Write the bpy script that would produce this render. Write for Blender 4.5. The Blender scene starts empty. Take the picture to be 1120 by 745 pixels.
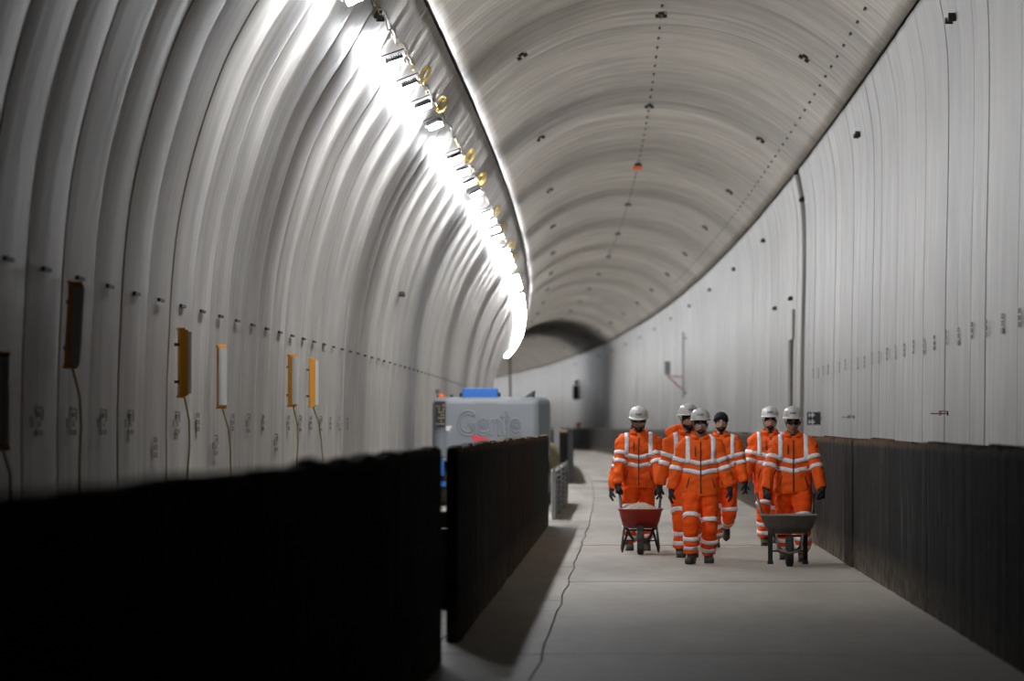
import bpy, bmesh, math, random
from mathutils import Vector, Matrix, noise
from mathutils.bvhtree import BVHTree
random.seed(7)
scene = bpy.context.scene
COL = scene.collection
PI = math.pi
V = Vector

# ------------------------------------------------------------------ camera
FPX = 5600.0                      # focal length in pixels of a 1120 px wide frame (180 mm lens)
EYE = 1.63
cd = bpy.data.cameras.new('camera'); cam = bpy.data.objects.new('camera', cd); COL.objects.link(cam)
cd.lens = 180.0; cd.sensor_width = 36.0; cd.clip_end = 2000; cd.clip_start = 0.5
yaw = math.atan(124.0 / FPX); pitch = math.atan(93.5 / FPX)
cam.location = (0, 0, EYE)
cam.rotation_euler = (PI / 2 + pitch, 0, yaw)
cd.dof.use_dof = True; cd.dof.focus_distance = 61.5; cd.dof.aperture_fstop = 2.8
scene.camera = cam
# ------------------------------------------------------------------ world, exposure
w = bpy.data.worlds.new('world'); scene.world = w; w.use_nodes = True
w.node_tree.nodes['Background'].inputs[0].default_value = (0.5, 0.5, 0.5, 1)
w.node_tree.nodes['Background'].inputs[1].default_value = 0.02
scene.view_settings.view_transform = 'Standard'; scene.view_settings.look = 'None'
scene.view_settings.gamma = 1.0; scene.view_settings.exposure = 0.14
LAMP = 1750.0                      # emission of one floodlight lens
scene.cycles.max_bounces = 8; scene.cycles.diffuse_bounces = 6; scene.cycles.glossy_bounces = 4
scene.cycles.sample_clamp_indirect = 6.0

# ------------------------------------------------------------------ tunnel geometry
W = 2.374                         # width of one lining ring
PH = 0.78
def cofs(y):                      # the tunnel bends gently to the left
    return (y - 74.5) ** 2 / (2 * 7098.0) if y > 74.5 else 0.0
def head(y):
    return math.atan((y - 74.5) / 7098.0) if y > 74.5 else 0.0
def P(x, y, z=0.0):               # x is measured from the corridor's own line, y along it
    h = head(y)
    return V((x * math.cos(h) - cofs(y), y + x * math.sin(h), z))

def catmull(pts, n):
    out = []
    p = [V(a) for a in pts]
    p = [p[0] * 2 - p[1]] + p + [p[-1] * 2 - p[-2]]
    segs = len(p) - 3
    for i in range(segs):
        for k in range(n):
            t = k / n
            a, b, c, d = p[i], p[i + 1], p[i + 2], p[i + 3]
            out.append(0.5 * ((2 * b) + (-a + c) * t + (2 * a - 5 * b + 4 * c - d) * t * t + (-a + 3 * b - 3 * c + d) * t ** 3))
    out.append(p[-2].copy())
    return out
PL = catmull([(-4.42, 0), (-4.43, 1.63), (-4.40, 2.6), (-4.36, 3.23), (-4.28, 3.79), (-4.12, 4.43), (-3.88, 5.12), (-3.60, 5.66), (-3.30, 6.13), (-3.0, 6.66), (-2.64, 7.235)], 3)
PR = catmull([(3.97, 0), (3.98, 1.63), (4.0, 3.4), (4.035, 5.0), (4.035, 6.0), (4.0, 6.55), (3.93, 6.95), (3.868, 7.235)], 4)
RC, RX, RZ = 4.43, 0.624, 8.68 - 4.43
PC = []
for i in range(33):
    a = math.asin(-3.25 / RC) + i / 32 * 2 * math.asin(3.25 / RC)
    PC.append(V((RX + RC * math.sin(a), RZ + RC * math.cos(a))))
def prof_at(prof, z):             # x of a wall profile at height z
    for a, b in zip(prof, prof[1:]):
        if a.y <= z <= b.y:
            return a.x + (b.x - a.x) * (z - a.y) / (b.y - a.y)
    return prof[-1].x
def roof_z(x):
    return RZ + math.sqrt(RC * RC - (x - RX) ** 2)

# ------------------------------------------------------------------ materials
def mat(name, col, rough=0.6, metal=0.0, nscale=None, namp=0.12, bump=0.0, spec=0.5, emit=None, coords='Object', stretch=(1, 1, 1)):
    m = bpy.data.materials.new(name); m.use_nodes = True
    nt = m.node_tree; b = nt.nodes['Principled BSDF']
    b.inputs['Base Color'].default_value = (*col, 1); b.inputs['Roughness'].default_value = rough
    b.inputs['Metallic'].default_value = metal; b.inputs['Specular IOR Level'].default_value = spec
    if emit:
        b.inputs['Emission Color'].default_value = (*emit[0], 1); b.inputs['Emission Strength'].default_value = emit[1]
    if nscale:
        tc = nt.nodes.new('ShaderNodeTexCoord'); mp = nt.nodes.new('ShaderNodeMapping'); mp.inputs['Scale'].default_value = stretch
        n = nt.nodes.new('ShaderNodeTexNoise'); n.inputs['Scale'].default_value = nscale; n.inputs['Detail'].default_value = 4
        nt.links.new(tc.outputs[coords], mp.inputs[0]); nt.links.new(mp.outputs[0], n.inputs['Vector'])
        mr = nt.nodes.new('ShaderNodeMapRange'); mr.inputs[1].default_value = 0.3; mr.inputs[2].default_value = 0.7
        mr.inputs[3].default_value = 1 - namp; mr.inputs[4].default_value = 1 + namp
        nt.links.new(n.outputs[0], mr.inputs[0])
        mx = nt.nodes.new('ShaderNodeVectorMath'); mx.operation = 'SCALE'; mx.inputs[0].default_value = col
        nt.links.new(mr.outputs[0], mx.inputs['Scale']); nt.links.new(mx.outputs[0], b.inputs['Base Color'])
        if bump:
            bp = nt.nodes.new('ShaderNodeBump'); bp.inputs['Strength'].default_value = bump; bp.inputs['Distance'].default_value = 0.02
            nt.links.new(n.outputs[0], bp.inputs['Height']); nt.links.new(bp.outputs[0], b.inputs['Normal'])
    return m

def N(nt, typ, **kw):
    n = nt.nodes.new(typ)
    for k, v in kw.items(): setattr(n, k, v)
    return n
def math_node(nt, op, a, b=None, c=None):
    n = nt.nodes.new('ShaderNodeMath'); n.operation = op
    for i, v in enumerate((a, b, c)):
        if v is None: continue
        if isinstance(v, (int, float)): n.inputs[i].default_value = v
        else: nt.links.new(v, n.inputs[i])
    return n.outputs[0]

def lining_mat(name, c1, c2, rough, tone=0.12, stain=0.25):
    """cast concrete: uv.x is arc length in metres, uv.y metres along the tunnel"""
    m = bpy.data.materials.new(name); m.use_nodes = True; nt = m.node_tree; L = nt.links
    b = nt.nodes['Principled BSDF']
    uv = N(nt, 'ShaderNodeUVMap'); uv.uv_map = 'UVMap'
    sp = N(nt, 'ShaderNodeSeparateXYZ'); L.new(uv.outputs[0], sp.inputs[0])
    oi = N(nt, 'ShaderNodeObjectInfo')
    ring = math_node(nt, 'FLOOR', math_node(nt, 'DIVIDE', sp.outputs[1], W))
    seed = math_node(nt, 'MULTIPLY_ADD', oi.outputs['Random'], 317.0, ring)
    cb = N(nt, 'ShaderNodeCombineXYZ'); L.new(math_node(nt, 'MULTIPLY', sp.outputs[0], 0.22), cb.inputs[0])
    L.new(math_node(nt, 'MULTIPLY', sp.outputs[1], 3.2), cb.inputs[1]); L.new(seed, cb.inputs[2])
    st = N(nt, 'ShaderNodeTexNoise'); st.inputs['Scale'].default_value = 1.0; st.inputs['Detail'].default_value = 5; L.new(cb.outputs[0], st.inputs['Vector'])
    cb2 = N(nt, 'ShaderNodeCombineXYZ'); L.new(math_node(nt, 'MULTIPLY', sp.outputs[0], 0.7), cb2.inputs[0])
    L.new(math_node(nt, 'MULTIPLY', sp.outputs[1], 0.9), cb2.inputs[1]); L.new(seed, cb2.inputs[2])
    bl = N(nt, 'ShaderNodeTexNoise'); bl.inputs['Scale'].default_value = 1.3; bl.inputs['Detail'].default_value = 6; L.new(cb2.outputs[0], bl.inputs['Vector'])
    wn = N(nt, 'ShaderNodeTexWhiteNoise', noise_dimensions='1D'); L.new(seed, wn.inputs['W'])
    mx = N(nt, 'ShaderNodeMix', data_type='RGBA'); mx.inputs[6].default_value = (*c1, 1); mx.inputs[7].default_value = (*c2, 1)
    mr = N(nt, 'ShaderNodeMapRange'); mr.inputs[1].default_value = 0.35; mr.inputs[2].default_value = 0.68; L.new(st.outputs[0], mr.inputs[0]); L.new(mr.outputs[0], mx.inputs[0])
    k = math_node(nt, 'MULTIPLY_ADD', wn.outputs[0], 2 * tone, 1 - tone)
    mr2 = N(nt, 'ShaderNodeMapRange'); mr2.inputs[1].default_value = 0.3; mr2.inputs[2].default_value = 0.7; mr2.inputs[3].default_value = 1 - stain; mr2.inputs[4].default_value = 1 + stain * .4
    L.new(bl.outputs[0], mr2.inputs[0])
    kk = math_node(nt, 'MULTIPLY', k, mr2.outputs[0])
    sc = N(nt, 'ShaderNodeVectorMath', operation='SCALE'); L.new(mx.outputs[2], sc.inputs[0]); L.new(kk, sc.inputs['Scale'])
    L.new(sc.outputs[0], b.inputs['Base Color'])
    r = math_node(nt, 'MULTIPLY_ADD', st.outputs[0], 0.25, rough - .12); L.new(r, b.inputs['Roughness'])
    bp = N(nt, 'ShaderNodeBump'); bp.inputs['Strength'].default_value = .25; bp.inputs['Distance'].default_value = .01
    L.new(st.outputs[0], bp.inputs['Height']); L.new(bp.outputs[0], b.inputs['Normal'])
    return m
M = {}
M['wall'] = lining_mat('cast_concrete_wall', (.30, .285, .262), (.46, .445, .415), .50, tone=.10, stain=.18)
M['wall_r'] = lining_mat('cast_concrete_wall_shaded', (.20, .19, .175), (.28, .268, .25), .60, tone=.10, stain=.18)  # same concrete as the left wall, rougher and darkened to look less lit
M['roof'] = lining_mat('cast_concrete_roof', (.36, .325, .275), (.50, .462, .405), .58, tone=.10, stain=.25)
M['recess'] = mat('recess_concrete', (.10, .085, .07), .8, nscale=2)
M['dark'] = mat('dark_pocket', (.025, .022, .02), .8)
M['ink'] = mat('stencil_ink', (.17, .15, .13), .8)
M['black'] = mat('black_paint', (.015, .015, .015), .5)
M['white'] = mat('white_paint', (.75, .75, .75), .5)
M['lens'] = mat('lamp_lens', (.9, .9, .9), .4, emit=((.95, .965, 1.0), LAMP))
M['cast'] = mat('lamp_housing', (.07, .07, .075), .5, metal=.3)
M['cable'] = mat('black_cable', (.02, .02, .02), .6)
M['ycable'] = mat('yellow_cable', (.42, .30, .08), .6)
M['tancable'] = mat('tan_cable', (.30, .22, .08), .6)
M['steel'] = mat('dull_steel', (.22, .22, .22), .45, metal=.5, nscale=4)
M['orange_plastic'] = mat('orange_plastic', (.9, .16, .02), .4)
M['amber'] = mat('amber_batten', (.62, .27, .02), .45)
M['redbrown'] = mat('rusty_red_steel', (.40, .10, .05), .6)

def dark_wall_mat():
    m = bpy.data.materials.new('bitumen_board'); m.use_nodes = True; nt = m.node_tree; L = nt.links
    b = nt.nodes['Principled BSDF']
    g = N(nt, 'ShaderNodeNewGeometry'); sp = N(nt, 'ShaderNodeSeparateXYZ'); L.new(g.outputs['Position'], sp.inputs[0])
    def nz(sx, sz, scale, det=5):
        cb = N(nt, 'ShaderNodeCombineXYZ'); L.new(math_node(nt, 'MULTIPLY', sp.outputs[0], sx), cb.inputs[0])
        L.new(math_node(nt, 'MULTIPLY', sp.outputs[1], sx), cb.inputs[1]); L.new(math_node(nt, 'MULTIPLY', sp.outputs[2], sz), cb.inputs[2])
        n = N(nt, 'ShaderNodeTexNoise'); n.inputs['Scale'].default_value = scale; n.inputs['Detail'].default_value = det
        L.new(cb.outputs[0], n.inputs['Vector']); return n.outputs[0]
    streak = nz(1, .18, 5.0); fine = nz(1, .5, 14.0); big = nz(1, 1, .35, 2)
    def rng(x, a, b_, c=0, d=1):
        r = N(nt, 'ShaderNodeMapRange'); r.inputs[1].default_value = a; r.inputs[2].default_value = b_; r.inputs[3].default_value = c; r.inputs[4].default_value = d
        L.new(x, r.inputs[0]); return r.outputs[0]
    # dust on the lower edge and a torn brown fringe on top belong to the board itself
    dust = math_node(nt, 'MULTIPLY', rng(sp.outputs[2], .38, .0), rng(fine, .30, .62))
    top = math_node(nt, 'MULTIPLY', rng(sp.outputs[2], 1.40, 1.45), rng(fine, .35, .5))
    st = math_node(nt, 'MULTIPLY', rng(streak, .50, .72), rng(big, .4, .6))
    def mixc(f, a, bcol):
        mx = N(nt, 'ShaderNodeMix', data_type='RGBA'); L.new(f, mx.inputs[0])
        if isinstance(a, tuple): mx.inputs[6].default_value = (*a, 1)
        else: L.new(a, mx.inputs[6])
        mx.inputs[7].default_value = (*bcol, 1); return mx.outputs[2]
    c = mixc(st, (.009, .0082, .0072), (.075, .067, .056))
    c = mixc(math_node(nt, 'MULTIPLY', dust, .8), c, (.20, .155, .105))
    c = mixc(math_node(nt, 'MULTIPLY', top, .8), c, (.12, .066, .026))
    L.new(c, b.inputs['Base Color']); b.inputs['Roughness'].default_value = .75; b.inputs['Specular IOR Level'].default_value = .15
    bp = N(nt, 'ShaderNodeBump'); bp.inputs['Strength'].default_value = .5; bp.inputs['Distance'].default_value = .01
    L.new(fine, bp.inputs['Height']); L.new(bp.outputs[0], b.inputs['Normal'])
    return m
M['bitumen'] = dark_wall_mat()

def floor_mat():
    m = bpy.data.materials.new('site_concrete_floor'); m.use_nodes = True; nt = m.node_tree; L = nt.links
    b = nt.nodes['Principled BSDF']
    g = N(nt, 'ShaderNodeNewGeometry')
    def nz(scale, s, det=6):
        mp = N(nt, 'ShaderNodeMapping'); mp.inputs['Scale'].default_value = s; L.new(g.outputs['Position'], mp.inputs[0])
        n = N(nt, 'ShaderNodeTexNoise'); n.inputs['Scale'].default_value = scale; n.inputs['Detail'].default_value = det; L.new(mp.outputs[0], n.inputs['Vector']); return n.outputs[0]
    a = nz(.9, (1.0, .16, 1)); c = nz(5.0, (1, .5, 1)); d = nz(.35, (1, .5, 1), 3)
    cr = N(nt, 'ShaderNodeValToRGB'); e = cr.color_ramp.elements
    e[0].position = .30; e[0].color = (.25, .22, .178, 1); e[1].position = .72; e[1].color = (.47, .435, .38, 1)
    mixn = math_node(nt, 'ADD', math_node(nt, 'MULTIPLY', a, .5), math_node(nt, 'ADD', math_node(nt, 'MULTIPLY', c, .25), math_node(nt, 'MULTIPLY', d, .25)))
    L.new(mixn, cr.inputs[0]); L.new(cr.outputs[0], b.inputs['Base Color'])
    b.inputs['Roughness'].default_value = .72; b.inputs['Specular IOR Level'].default_value = .3
    bp = N(nt, 'ShaderNodeBump'); bp.inputs['Strength'].default_value = .4; bp.inputs['Distance'].default_value = .02
    L.new(c, bp.inputs['Height']); L.new(bp.outputs[0], b.inputs['Normal'])
    return m
M['floor'] = floor_mat()
M['joint'] = mat('muddy_joint', (.13, .085, .05), .85, nscale=5)
M['orange'] = mat('orange_workwear', (1.0, .135, .012), .75, nscale=9, namp=.07, spec=.25)
M['orange2'] = mat('orange_trousers', (1.0, .105, .006), .75, nscale=9, namp=.10, spec=.25)
M['refl'] = mat('reflective_tape', (.93, .94, 1.0), .45, metal=.0, nscale=22, namp=.14)
M['zip'] = mat('dark_zip', (.07, .04, .03), .6)
M['boot'] = mat('muddy_boot', (.055, .05, .038), .75, nscale=14, namp=.35)
M['glove'] = mat('dark_glove', (.018, .016, .022), .7)
M['glove_p'] = mat('purple_glove', (.035, .014, .035), .7)
M['beard'] = mat('black_beard', (.010, .009, .008), .8, nscale=60, namp=.4, bump=.5)
M['stubble'] = mat('brown_black_beard', (.030, .018, .012), .8, nscale=60, namp=.4)
M['hair'] = mat('black_hair', (.012, .010, .009), .7)
M['helmet'] = mat('white_helmet', (.62, .61, .58), .3)
M['logo'] = mat('blue_print', (.10, .11, .28), .5)
M['turban'] = mat('navy_turban', (.008, .009, .022), .85, nscale=30, namp=.2)
M['glass'] = mat('clear_safety_lens', (.8, .85, .9), .08); M['glass'].node_tree.nodes['Principled BSDF'].inputs['Alpha'].default_value = .22
M['shades'] = mat('black_sunglass_lens', (.01, .01, .01), .12)
M['lips'] = mat('lips', (.26, .10, .08), .5)
M['eye'] = mat('eye_white', (.5, .48, .45), .3); M['iris'] = mat('dark_iris', (.02, .012, .008), .2)
M['shirt_grey'] = mat('grey_hood_lining', (.16, .16, .15), .85); M['shirt_black'] = mat('black_undershirt', (.015, .015, .017), .85)
M['red_tray'] = mat('red_barrow_paint', (.36, .025, .015), .42, nscale=6, namp=.25)
M['grey_tray'] = mat('cement_coated_steel', (.17, .155, .135), .7, nscale=7, namp=.30, bump=.3)
M['tyre'] = mat('dusty_rubber', (.085, .08, .072), .85, nscale=12, namp=.3)
M['tyre2'] = mat('dark_rubber', (.035, .034, .03), .8, nscale=12, namp=.3)
M['green_frame'] = mat('dark_green_frame', (.014, .028, .022), .5)
M['sand'] = mat('dry_sand', (.40, .33, .26), .95, nscale=20, namp=.2, bump=.8)
M['mortar'] = mat('wet_mortar', (.19, .165, .14), .9, nscale=14, namp=.25, bump=.8)
M['lift_grey'] = mat('lift_grey_cover', (.21, .23, .25), .42, nscale=1.5, namp=.05)
M['lift_blue'] = mat('lift_blue_paint', (.01, .13, .50), .4)
M['lift_dark'] = mat('lift_seam', (.12, .13, .14), .6)
M['red_print'] = mat('red_print', (.75, .04, .07), .5)
M['sack'] = mat('beige_sack', (.42, .36, .20), .9, nscale=6, namp=.3)
def skin(name, c): 
    m = mat(name, c, .5, nscale=25, namp=.08); return m
M['skin_a'] = skin('skin_medium', (.34, .165, .095)); M['skin_b'] = skin('skin_light', (.56, .31, .20)); M['skin_c'] = skin('skin_tan', (.44, .23, .135))

# ------------------------------------------------------------------ helpers
def link(name, me, m=None, parent=None):
    o = bpy.data.objects.new(name, me); COL.objects.link(o)
    if m is not None and me is not None and not me.materials: me.materials.append(m)
    if parent: o.parent = parent
    return o
def tag(o, label=None, cat=None, group=None, kind=None):
    if label: o['label'] = label
    if cat: o['category'] = cat
    if group: o['group'] = group
    if kind: o['kind'] = kind
    return o
def empty(name, loc=(0, 0, 0), rz=0.0):
    o = bpy.data.objects.new(name, None); COL.objects.link(o); o.location = loc; o.rotation_euler = (0, 0, rz); o.empty_display_size = .2
    return o
def copy_tree(o, parent=None):
    c = o.copy(); COL.objects.link(c); c.parent = parent
    for ch in list(o.children): copy_tree(ch, c)
    return c

class MB:
    """collects verts and faces, then makes one mesh"""
    def __init__(s): s.v = []; s.f = []; s.uv = None
    def add(s, vs, fs, mtx=None):
        k = len(s.v)
        s.v += [(mtx @ V(a)) if mtx else V(a) for a in vs]; s.f += [tuple(k + i for i in f) for f in fs]
        return s
    def box(s, x0, x1, y0, y1, z0, z1, mtx=None):
        vs = [(x, y, z) for x in (x0, x1) for y in (y0, y1) for z in (z0, z1)]
        return s.add(vs, [(0, 1, 3, 2), (4, 6, 7, 5), (0, 4, 5, 1), (2, 3, 7, 6), (0, 2, 6, 4), (1, 5, 7, 3)], mtx)
    def tube(s, pts, rad, n=10, side=None, cap=True, closed=False):
        """rad: number, list of numbers or list of (a, b); side: vector of the a axis"""
        pts = [V(p) for p in pts]; m = len(pts)
        if not isinstance(rad, (list, tuple)): rad = [rad] * m
        vs = []; fs = []; prev = V(side) if side is not None else None
        for i, p in enumerate(pts):
            if closed: t = pts[(i + 1) % m] - pts[i - 1]
            else: t = pts[min(i + 1, m - 1)] - pts[max(i - 1, 0)]
            if t.length < 1e-9: t = V((0, 0, 1))
            t.normalize()
            if prev is None:
                prev = V((1, 0, 0)) if abs(t.x) < .8 else V((0, 1, 0))
            a = (prev - t * prev.dot(t)).normalized(); b = t.cross(a)
            if side is None: prev = a
            ra, rb = rad[i] if isinstance(rad[i], (list, tuple)) else (rad[i], rad[i])
            for k in range(n):
                q = 2 * PI * k / n
                vs.append(p + a * (ra * math.cos(q)) + b * (rb * math.sin(q)))
        for i in range(m if closed else m - 1):
            j = (i + 1) % m
            for k in range(n):
                fs.append((i * n + k, i * n + (k + 1) % n, j * n + (k + 1) % n, j * n + k))
        if cap and not closed:
            fs.append(tuple(reversed(range(n)))); fs.append(tuple((m - 1) * n + k for k in range(n)))
        return s.add(vs, fs)
    def loft(s, rings, cap=True):
        n = len(rings[0]); vs = [v for r in rings for v in r]; fs = []
        for i in range(len(rings) - 1):
            for k in range(n): fs.append((i * n + k, i * n + (k + 1) % n, (i + 1) * n + (k + 1) % n, (i + 1) * n + k))
        if cap:
            fs.append(tuple(reversed(range(n)))); fs.append(tuple((len(rings) - 1) * n + k for k in range(n)))
        return s.add(vs, fs)
    def ball(s, c, r, n=10, mtx=None):
        rx, ry, rz = r if isinstance(r, (tuple, list)) else (r, r, r)
        rings = []
        for i in range(1, n):
            a = -PI / 2 + PI * i / n
            rings.append([V((c[0] + rx * math.cos(a) * math.cos(q), c[1] + ry * math.cos(a) * math.sin(q), c[2] + rz * math.sin(a))) for q in [2 * PI * k / (2 * n) for k in range(2 * n)]])
        if mtx: rings = [[mtx @ v for v in r_] for r_ in rings]
        return s.loft(rings)
    def mesh(s, name, smooth=False):
        me = bpy.data.meshes.new(name); me.from_pydata([tuple(v) for v in s.v], [], s.f)
        bm = bmesh.new(); bm.from_mesh(me); bmesh.ops.recalc_face_normals(bm, faces=bm.faces); bm.to_mesh(me); bm.free()
        if smooth: me.polygons.foreach_set('use_smooth', [True] * len(me.polygons))
        return me
    def build(s, name, m, parent=None, smooth=False, bevel=0):
        o = link(name, s.mesh(name, smooth), m, parent)
        if bevel:
            md = o.modifiers.new('bevel', 'BEVEL'); md.width = bevel; md.segments = 2; md.limit_method = 'ANGLE'
        return o

def remesh(mb, voxel, smooth=4, wrinkle=None):
    me = mb.mesh('tmp'); o = bpy.data.objects.new('tmp', me); COL.objects.link(o)
    r = o.modifiers.new('r', 'REMESH'); r.mode = 'VOXEL'; r.voxel_size = voxel; r.use_smooth_shade = True
    if smooth:
        sm = o.modifiers.new('s', 'SMOOTH'); sm.factor = .5; sm.iterations = smooth
    dg = bpy.context.evaluated_depsgraph_get(); dg.update()
    res = bpy.data.meshes.new_from_object(o.evaluated_get(dg))
    bpy.data.objects.remove(o); bpy.data.meshes.remove(me)
    if wrinkle:
        cos = [v.co.copy() for v in res.vertices]; nn = [v.normal.copy() for v in res.vertices]
        for v, c, n_ in zip(res.vertices, cos, nn): v.co = c + n_ * wrinkle(c)
    res.polygons.foreach_set('use_smooth', [True] * len(res.polygons))
    return res

# ================================================================== LARGE STRUCTURE
def panel_mesh(prof, name, inward, bulge=.012, gap=.007, seedv=0, width=W):
    """one lining segment: profile swept over the ring width, crowned in the middle, recessed at the joints"""
    st = [(gap, -.09), (gap, -.009), (gap + .018, 0.0), (gap + .045, bulge * .08), (width * .2, bulge * .62), (width * .5, bulge), (width * .8, bulge * .62), (width - gap - .045, bulge * .08), (width - gap - .018, 0.0), (width - gap, -.009), (width - gap, -.09)]
    n = len(prof); vs = []; uvs = []; s = 0.0
    for i, p in enumerate(prof):
        t = (prof[min(i + 1, n - 1)] - prof[max(i - 1, 0)]).normalized()
        nr = V((-t.y, t.x)) * inward
        if i: s += (p - prof[i - 1]).length
        endrec = 0.0
        for (y, d) in st:
            q = p + nr * d
            vs.append((q.x, y, q.y)); uvs.append((s, min(max(y, .01), width - .01)))
    m = len(st); fs = []
    for i in range(n - 1):
        for k in range(m - 1): fs.append((i * m + k, i * m + k + 1, (i + 1) * m + k + 1, (i + 1) * m + k))
    # close the two ends of the sweep
    for i in (0, n - 1):
        t = (prof[1] - prof[0] if i == 0 else prof[-1] - prof[-2]).normalized(); nr = V((-t.y, t.x)) * inward
        k0 = len(vs); 
        for (y, d) in st:
            q = prof[i] + nr * -.09; vs.append((q.x, y, q.y)); uvs.append((0, y))
        for k in range(m - 1): fs.append((i * m + k, k0 + k, k0 + k + 1, i * m + k + 1))
    me = bpy.data.meshes.new(name); me.from_pydata(vs, [], fs)
    ul = me.uv_layers.new(name='UVMap')
    for l in me.loops: ul.data[l.index].uv = uvs[l.vertex_index]
    bm = bmesh.new(); bm.from_mesh(me)
    bmesh.ops.recalc_face_normals(bm, faces=bm.faces)
    # make sure the visible side faces into the tunnel
    c = V((0, W / 2, 4.0)); f0 = bm.faces.new if False else None
    bm.faces.ensure_lookup_table()
    fmid = bm.faces[(n // 2) * (m - 1) + 4]
    if fmid.normal.dot(c - fmid.calc_center_median()) < 0: bmesh.ops.reverse_faces(bm, faces=bm.faces)
    bm.to_mesh(me); bm.free()
    me.polygons.foreach_set('use_smooth', [True] * len(me.polygons))
    return me
def shrink_ends(prof, a, b):
    p = [q.copy() for q in prof]
    p[0] = p[0] + (p[1] - p[0]).normalized() * a; p[-1] = p[-1] + (p[-2] - p[-1]).normalized() * b
    return p
wl = empty('wall_left'); tag(wl, kind='structure'); wr = empty('wall_right'); tag(wr, kind='structure'); ce = empty('ceiling'); tag(ce, kind='structure')
KINDS = [(wl, [panel_mesh(shrink_ends(PL, 0, .02), 'lining_panel', -1, b, .010) for b in (.012, .006, .016)], M['wall'], 'lining_panel'),
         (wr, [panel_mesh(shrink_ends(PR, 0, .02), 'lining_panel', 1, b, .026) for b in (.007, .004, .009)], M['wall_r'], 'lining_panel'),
         (ce, [panel_mesh(shrink_ends(PC, .02, .02), 'roof_panel', -1, b) for b in (.012, .007, .018)], M['roof'], 'roof_panel')]
K0, KA, KB, K1 = -5, 12, 96, 420
rnd = random.Random(3)
GAPRING = 46
for (root, meshes, m_, nm) in KINDS:
    far = ([], [], [], []); nrm = None
    for me in meshes: me.materials.append(m_)
    for k in range(K0, K1):
        y = (k + PH) * W
        if root is wr: y += .18 * W
        me = meshes[rnd.randrange(3)]
        if root is wr and k == GAPRING: continue
        h = head(y); off = rnd.uniform(-.005, .005); tilt = rnd.uniform(-.0014, .0014)
        base = P(0, y)
        M4 = Matrix.Translation(base + V((off if root is not ce else 0, 0, off if root is ce else 0))) @ Matrix.Rotation(h + (tilt if root is not ce else 0), 4, 'Z')
        if KA <= k < KB:
            o = link(nm, me, None, root); o.matrix_world = M4
        else:
            k0 = len(far[0]); sv = [tuple(M4 @ v.co) for v in me.vertices]
            far[0].extend(sv); far[1].extend(tuple(k0 + i for i in p.vertices) for p in me.polygons)
            far[2].extend((me.uv_layers[0].data[l].uv[0], me.uv_layers[0].data[l].uv[1] + (k + 10) * W) for p in me.polygons for l in p.loop_indices)
    fm = bpy.data.meshes.new('distant_lining'); fm.from_pydata(far[0], [], far[1]); ul = fm.uv_layers.new(name='UVMap')
    ul.data.foreach_set('uv', [c for uv in far[2] for c in uv]); fm.polygons.foreach_set('use_smooth', [True] * len(fm.polygons))
    tag(link('distant_lining', fm, m_, root), kind='stuff')
# backing behind the open joints (keeps the joints dark), added to stop light leaking in
def sweep(prof, ys, name, m_, parent=None, smooth=True):
    mb = MB(); n = len(prof)
    for y in ys:
        for p in prof: mb.v.append(P(p.x, y, p.y))
    for j in range(len(ys) - 1):
        for i in range(n - 1): mb.f.append((j * n + i, j * n + i + 1, (j + 1) * n + i + 1, (j + 1) * n + i))
    return mb.build(name, m_, parent, smooth)
def outset(prof, c, d):
    return [p + (p - c).normalized() * d for p in prof]
cc = V((-.2, 3.0))
YS = [-14 + i * 8 for i in range(128)]
for root, prof in ((wl, PL), (wr, PR), (ce, PC)):
    tag(sweep(outset(prof, cc, .22), YS, 'joint_backing', M['recess'], root), kind='structure')
# the wide movement joint in the right wall: a recessed ring
gy = (GAPRING + PH + .18) * W
o = link('recessed_joint', panel_mesh(PR, 'recessed_joint', 1, 0), M['recess'], wr); o.location = P(0, gy) + V((.14, 0, 0)); o.rotation_euler = (0, 0, head(gy))
# light coloured board and the dark slot under it
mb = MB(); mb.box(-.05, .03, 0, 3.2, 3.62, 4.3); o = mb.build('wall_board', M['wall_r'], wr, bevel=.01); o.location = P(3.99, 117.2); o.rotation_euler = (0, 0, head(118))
mb = MB(); mb.box(-.06, .03, 0, 1.5, 1.5, 3.62); o = mb.build('dark_slot', M['recess'], wr); o.location = P(3.99, 117.9); o.rotation_euler = (0, 0, head(118))

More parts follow.
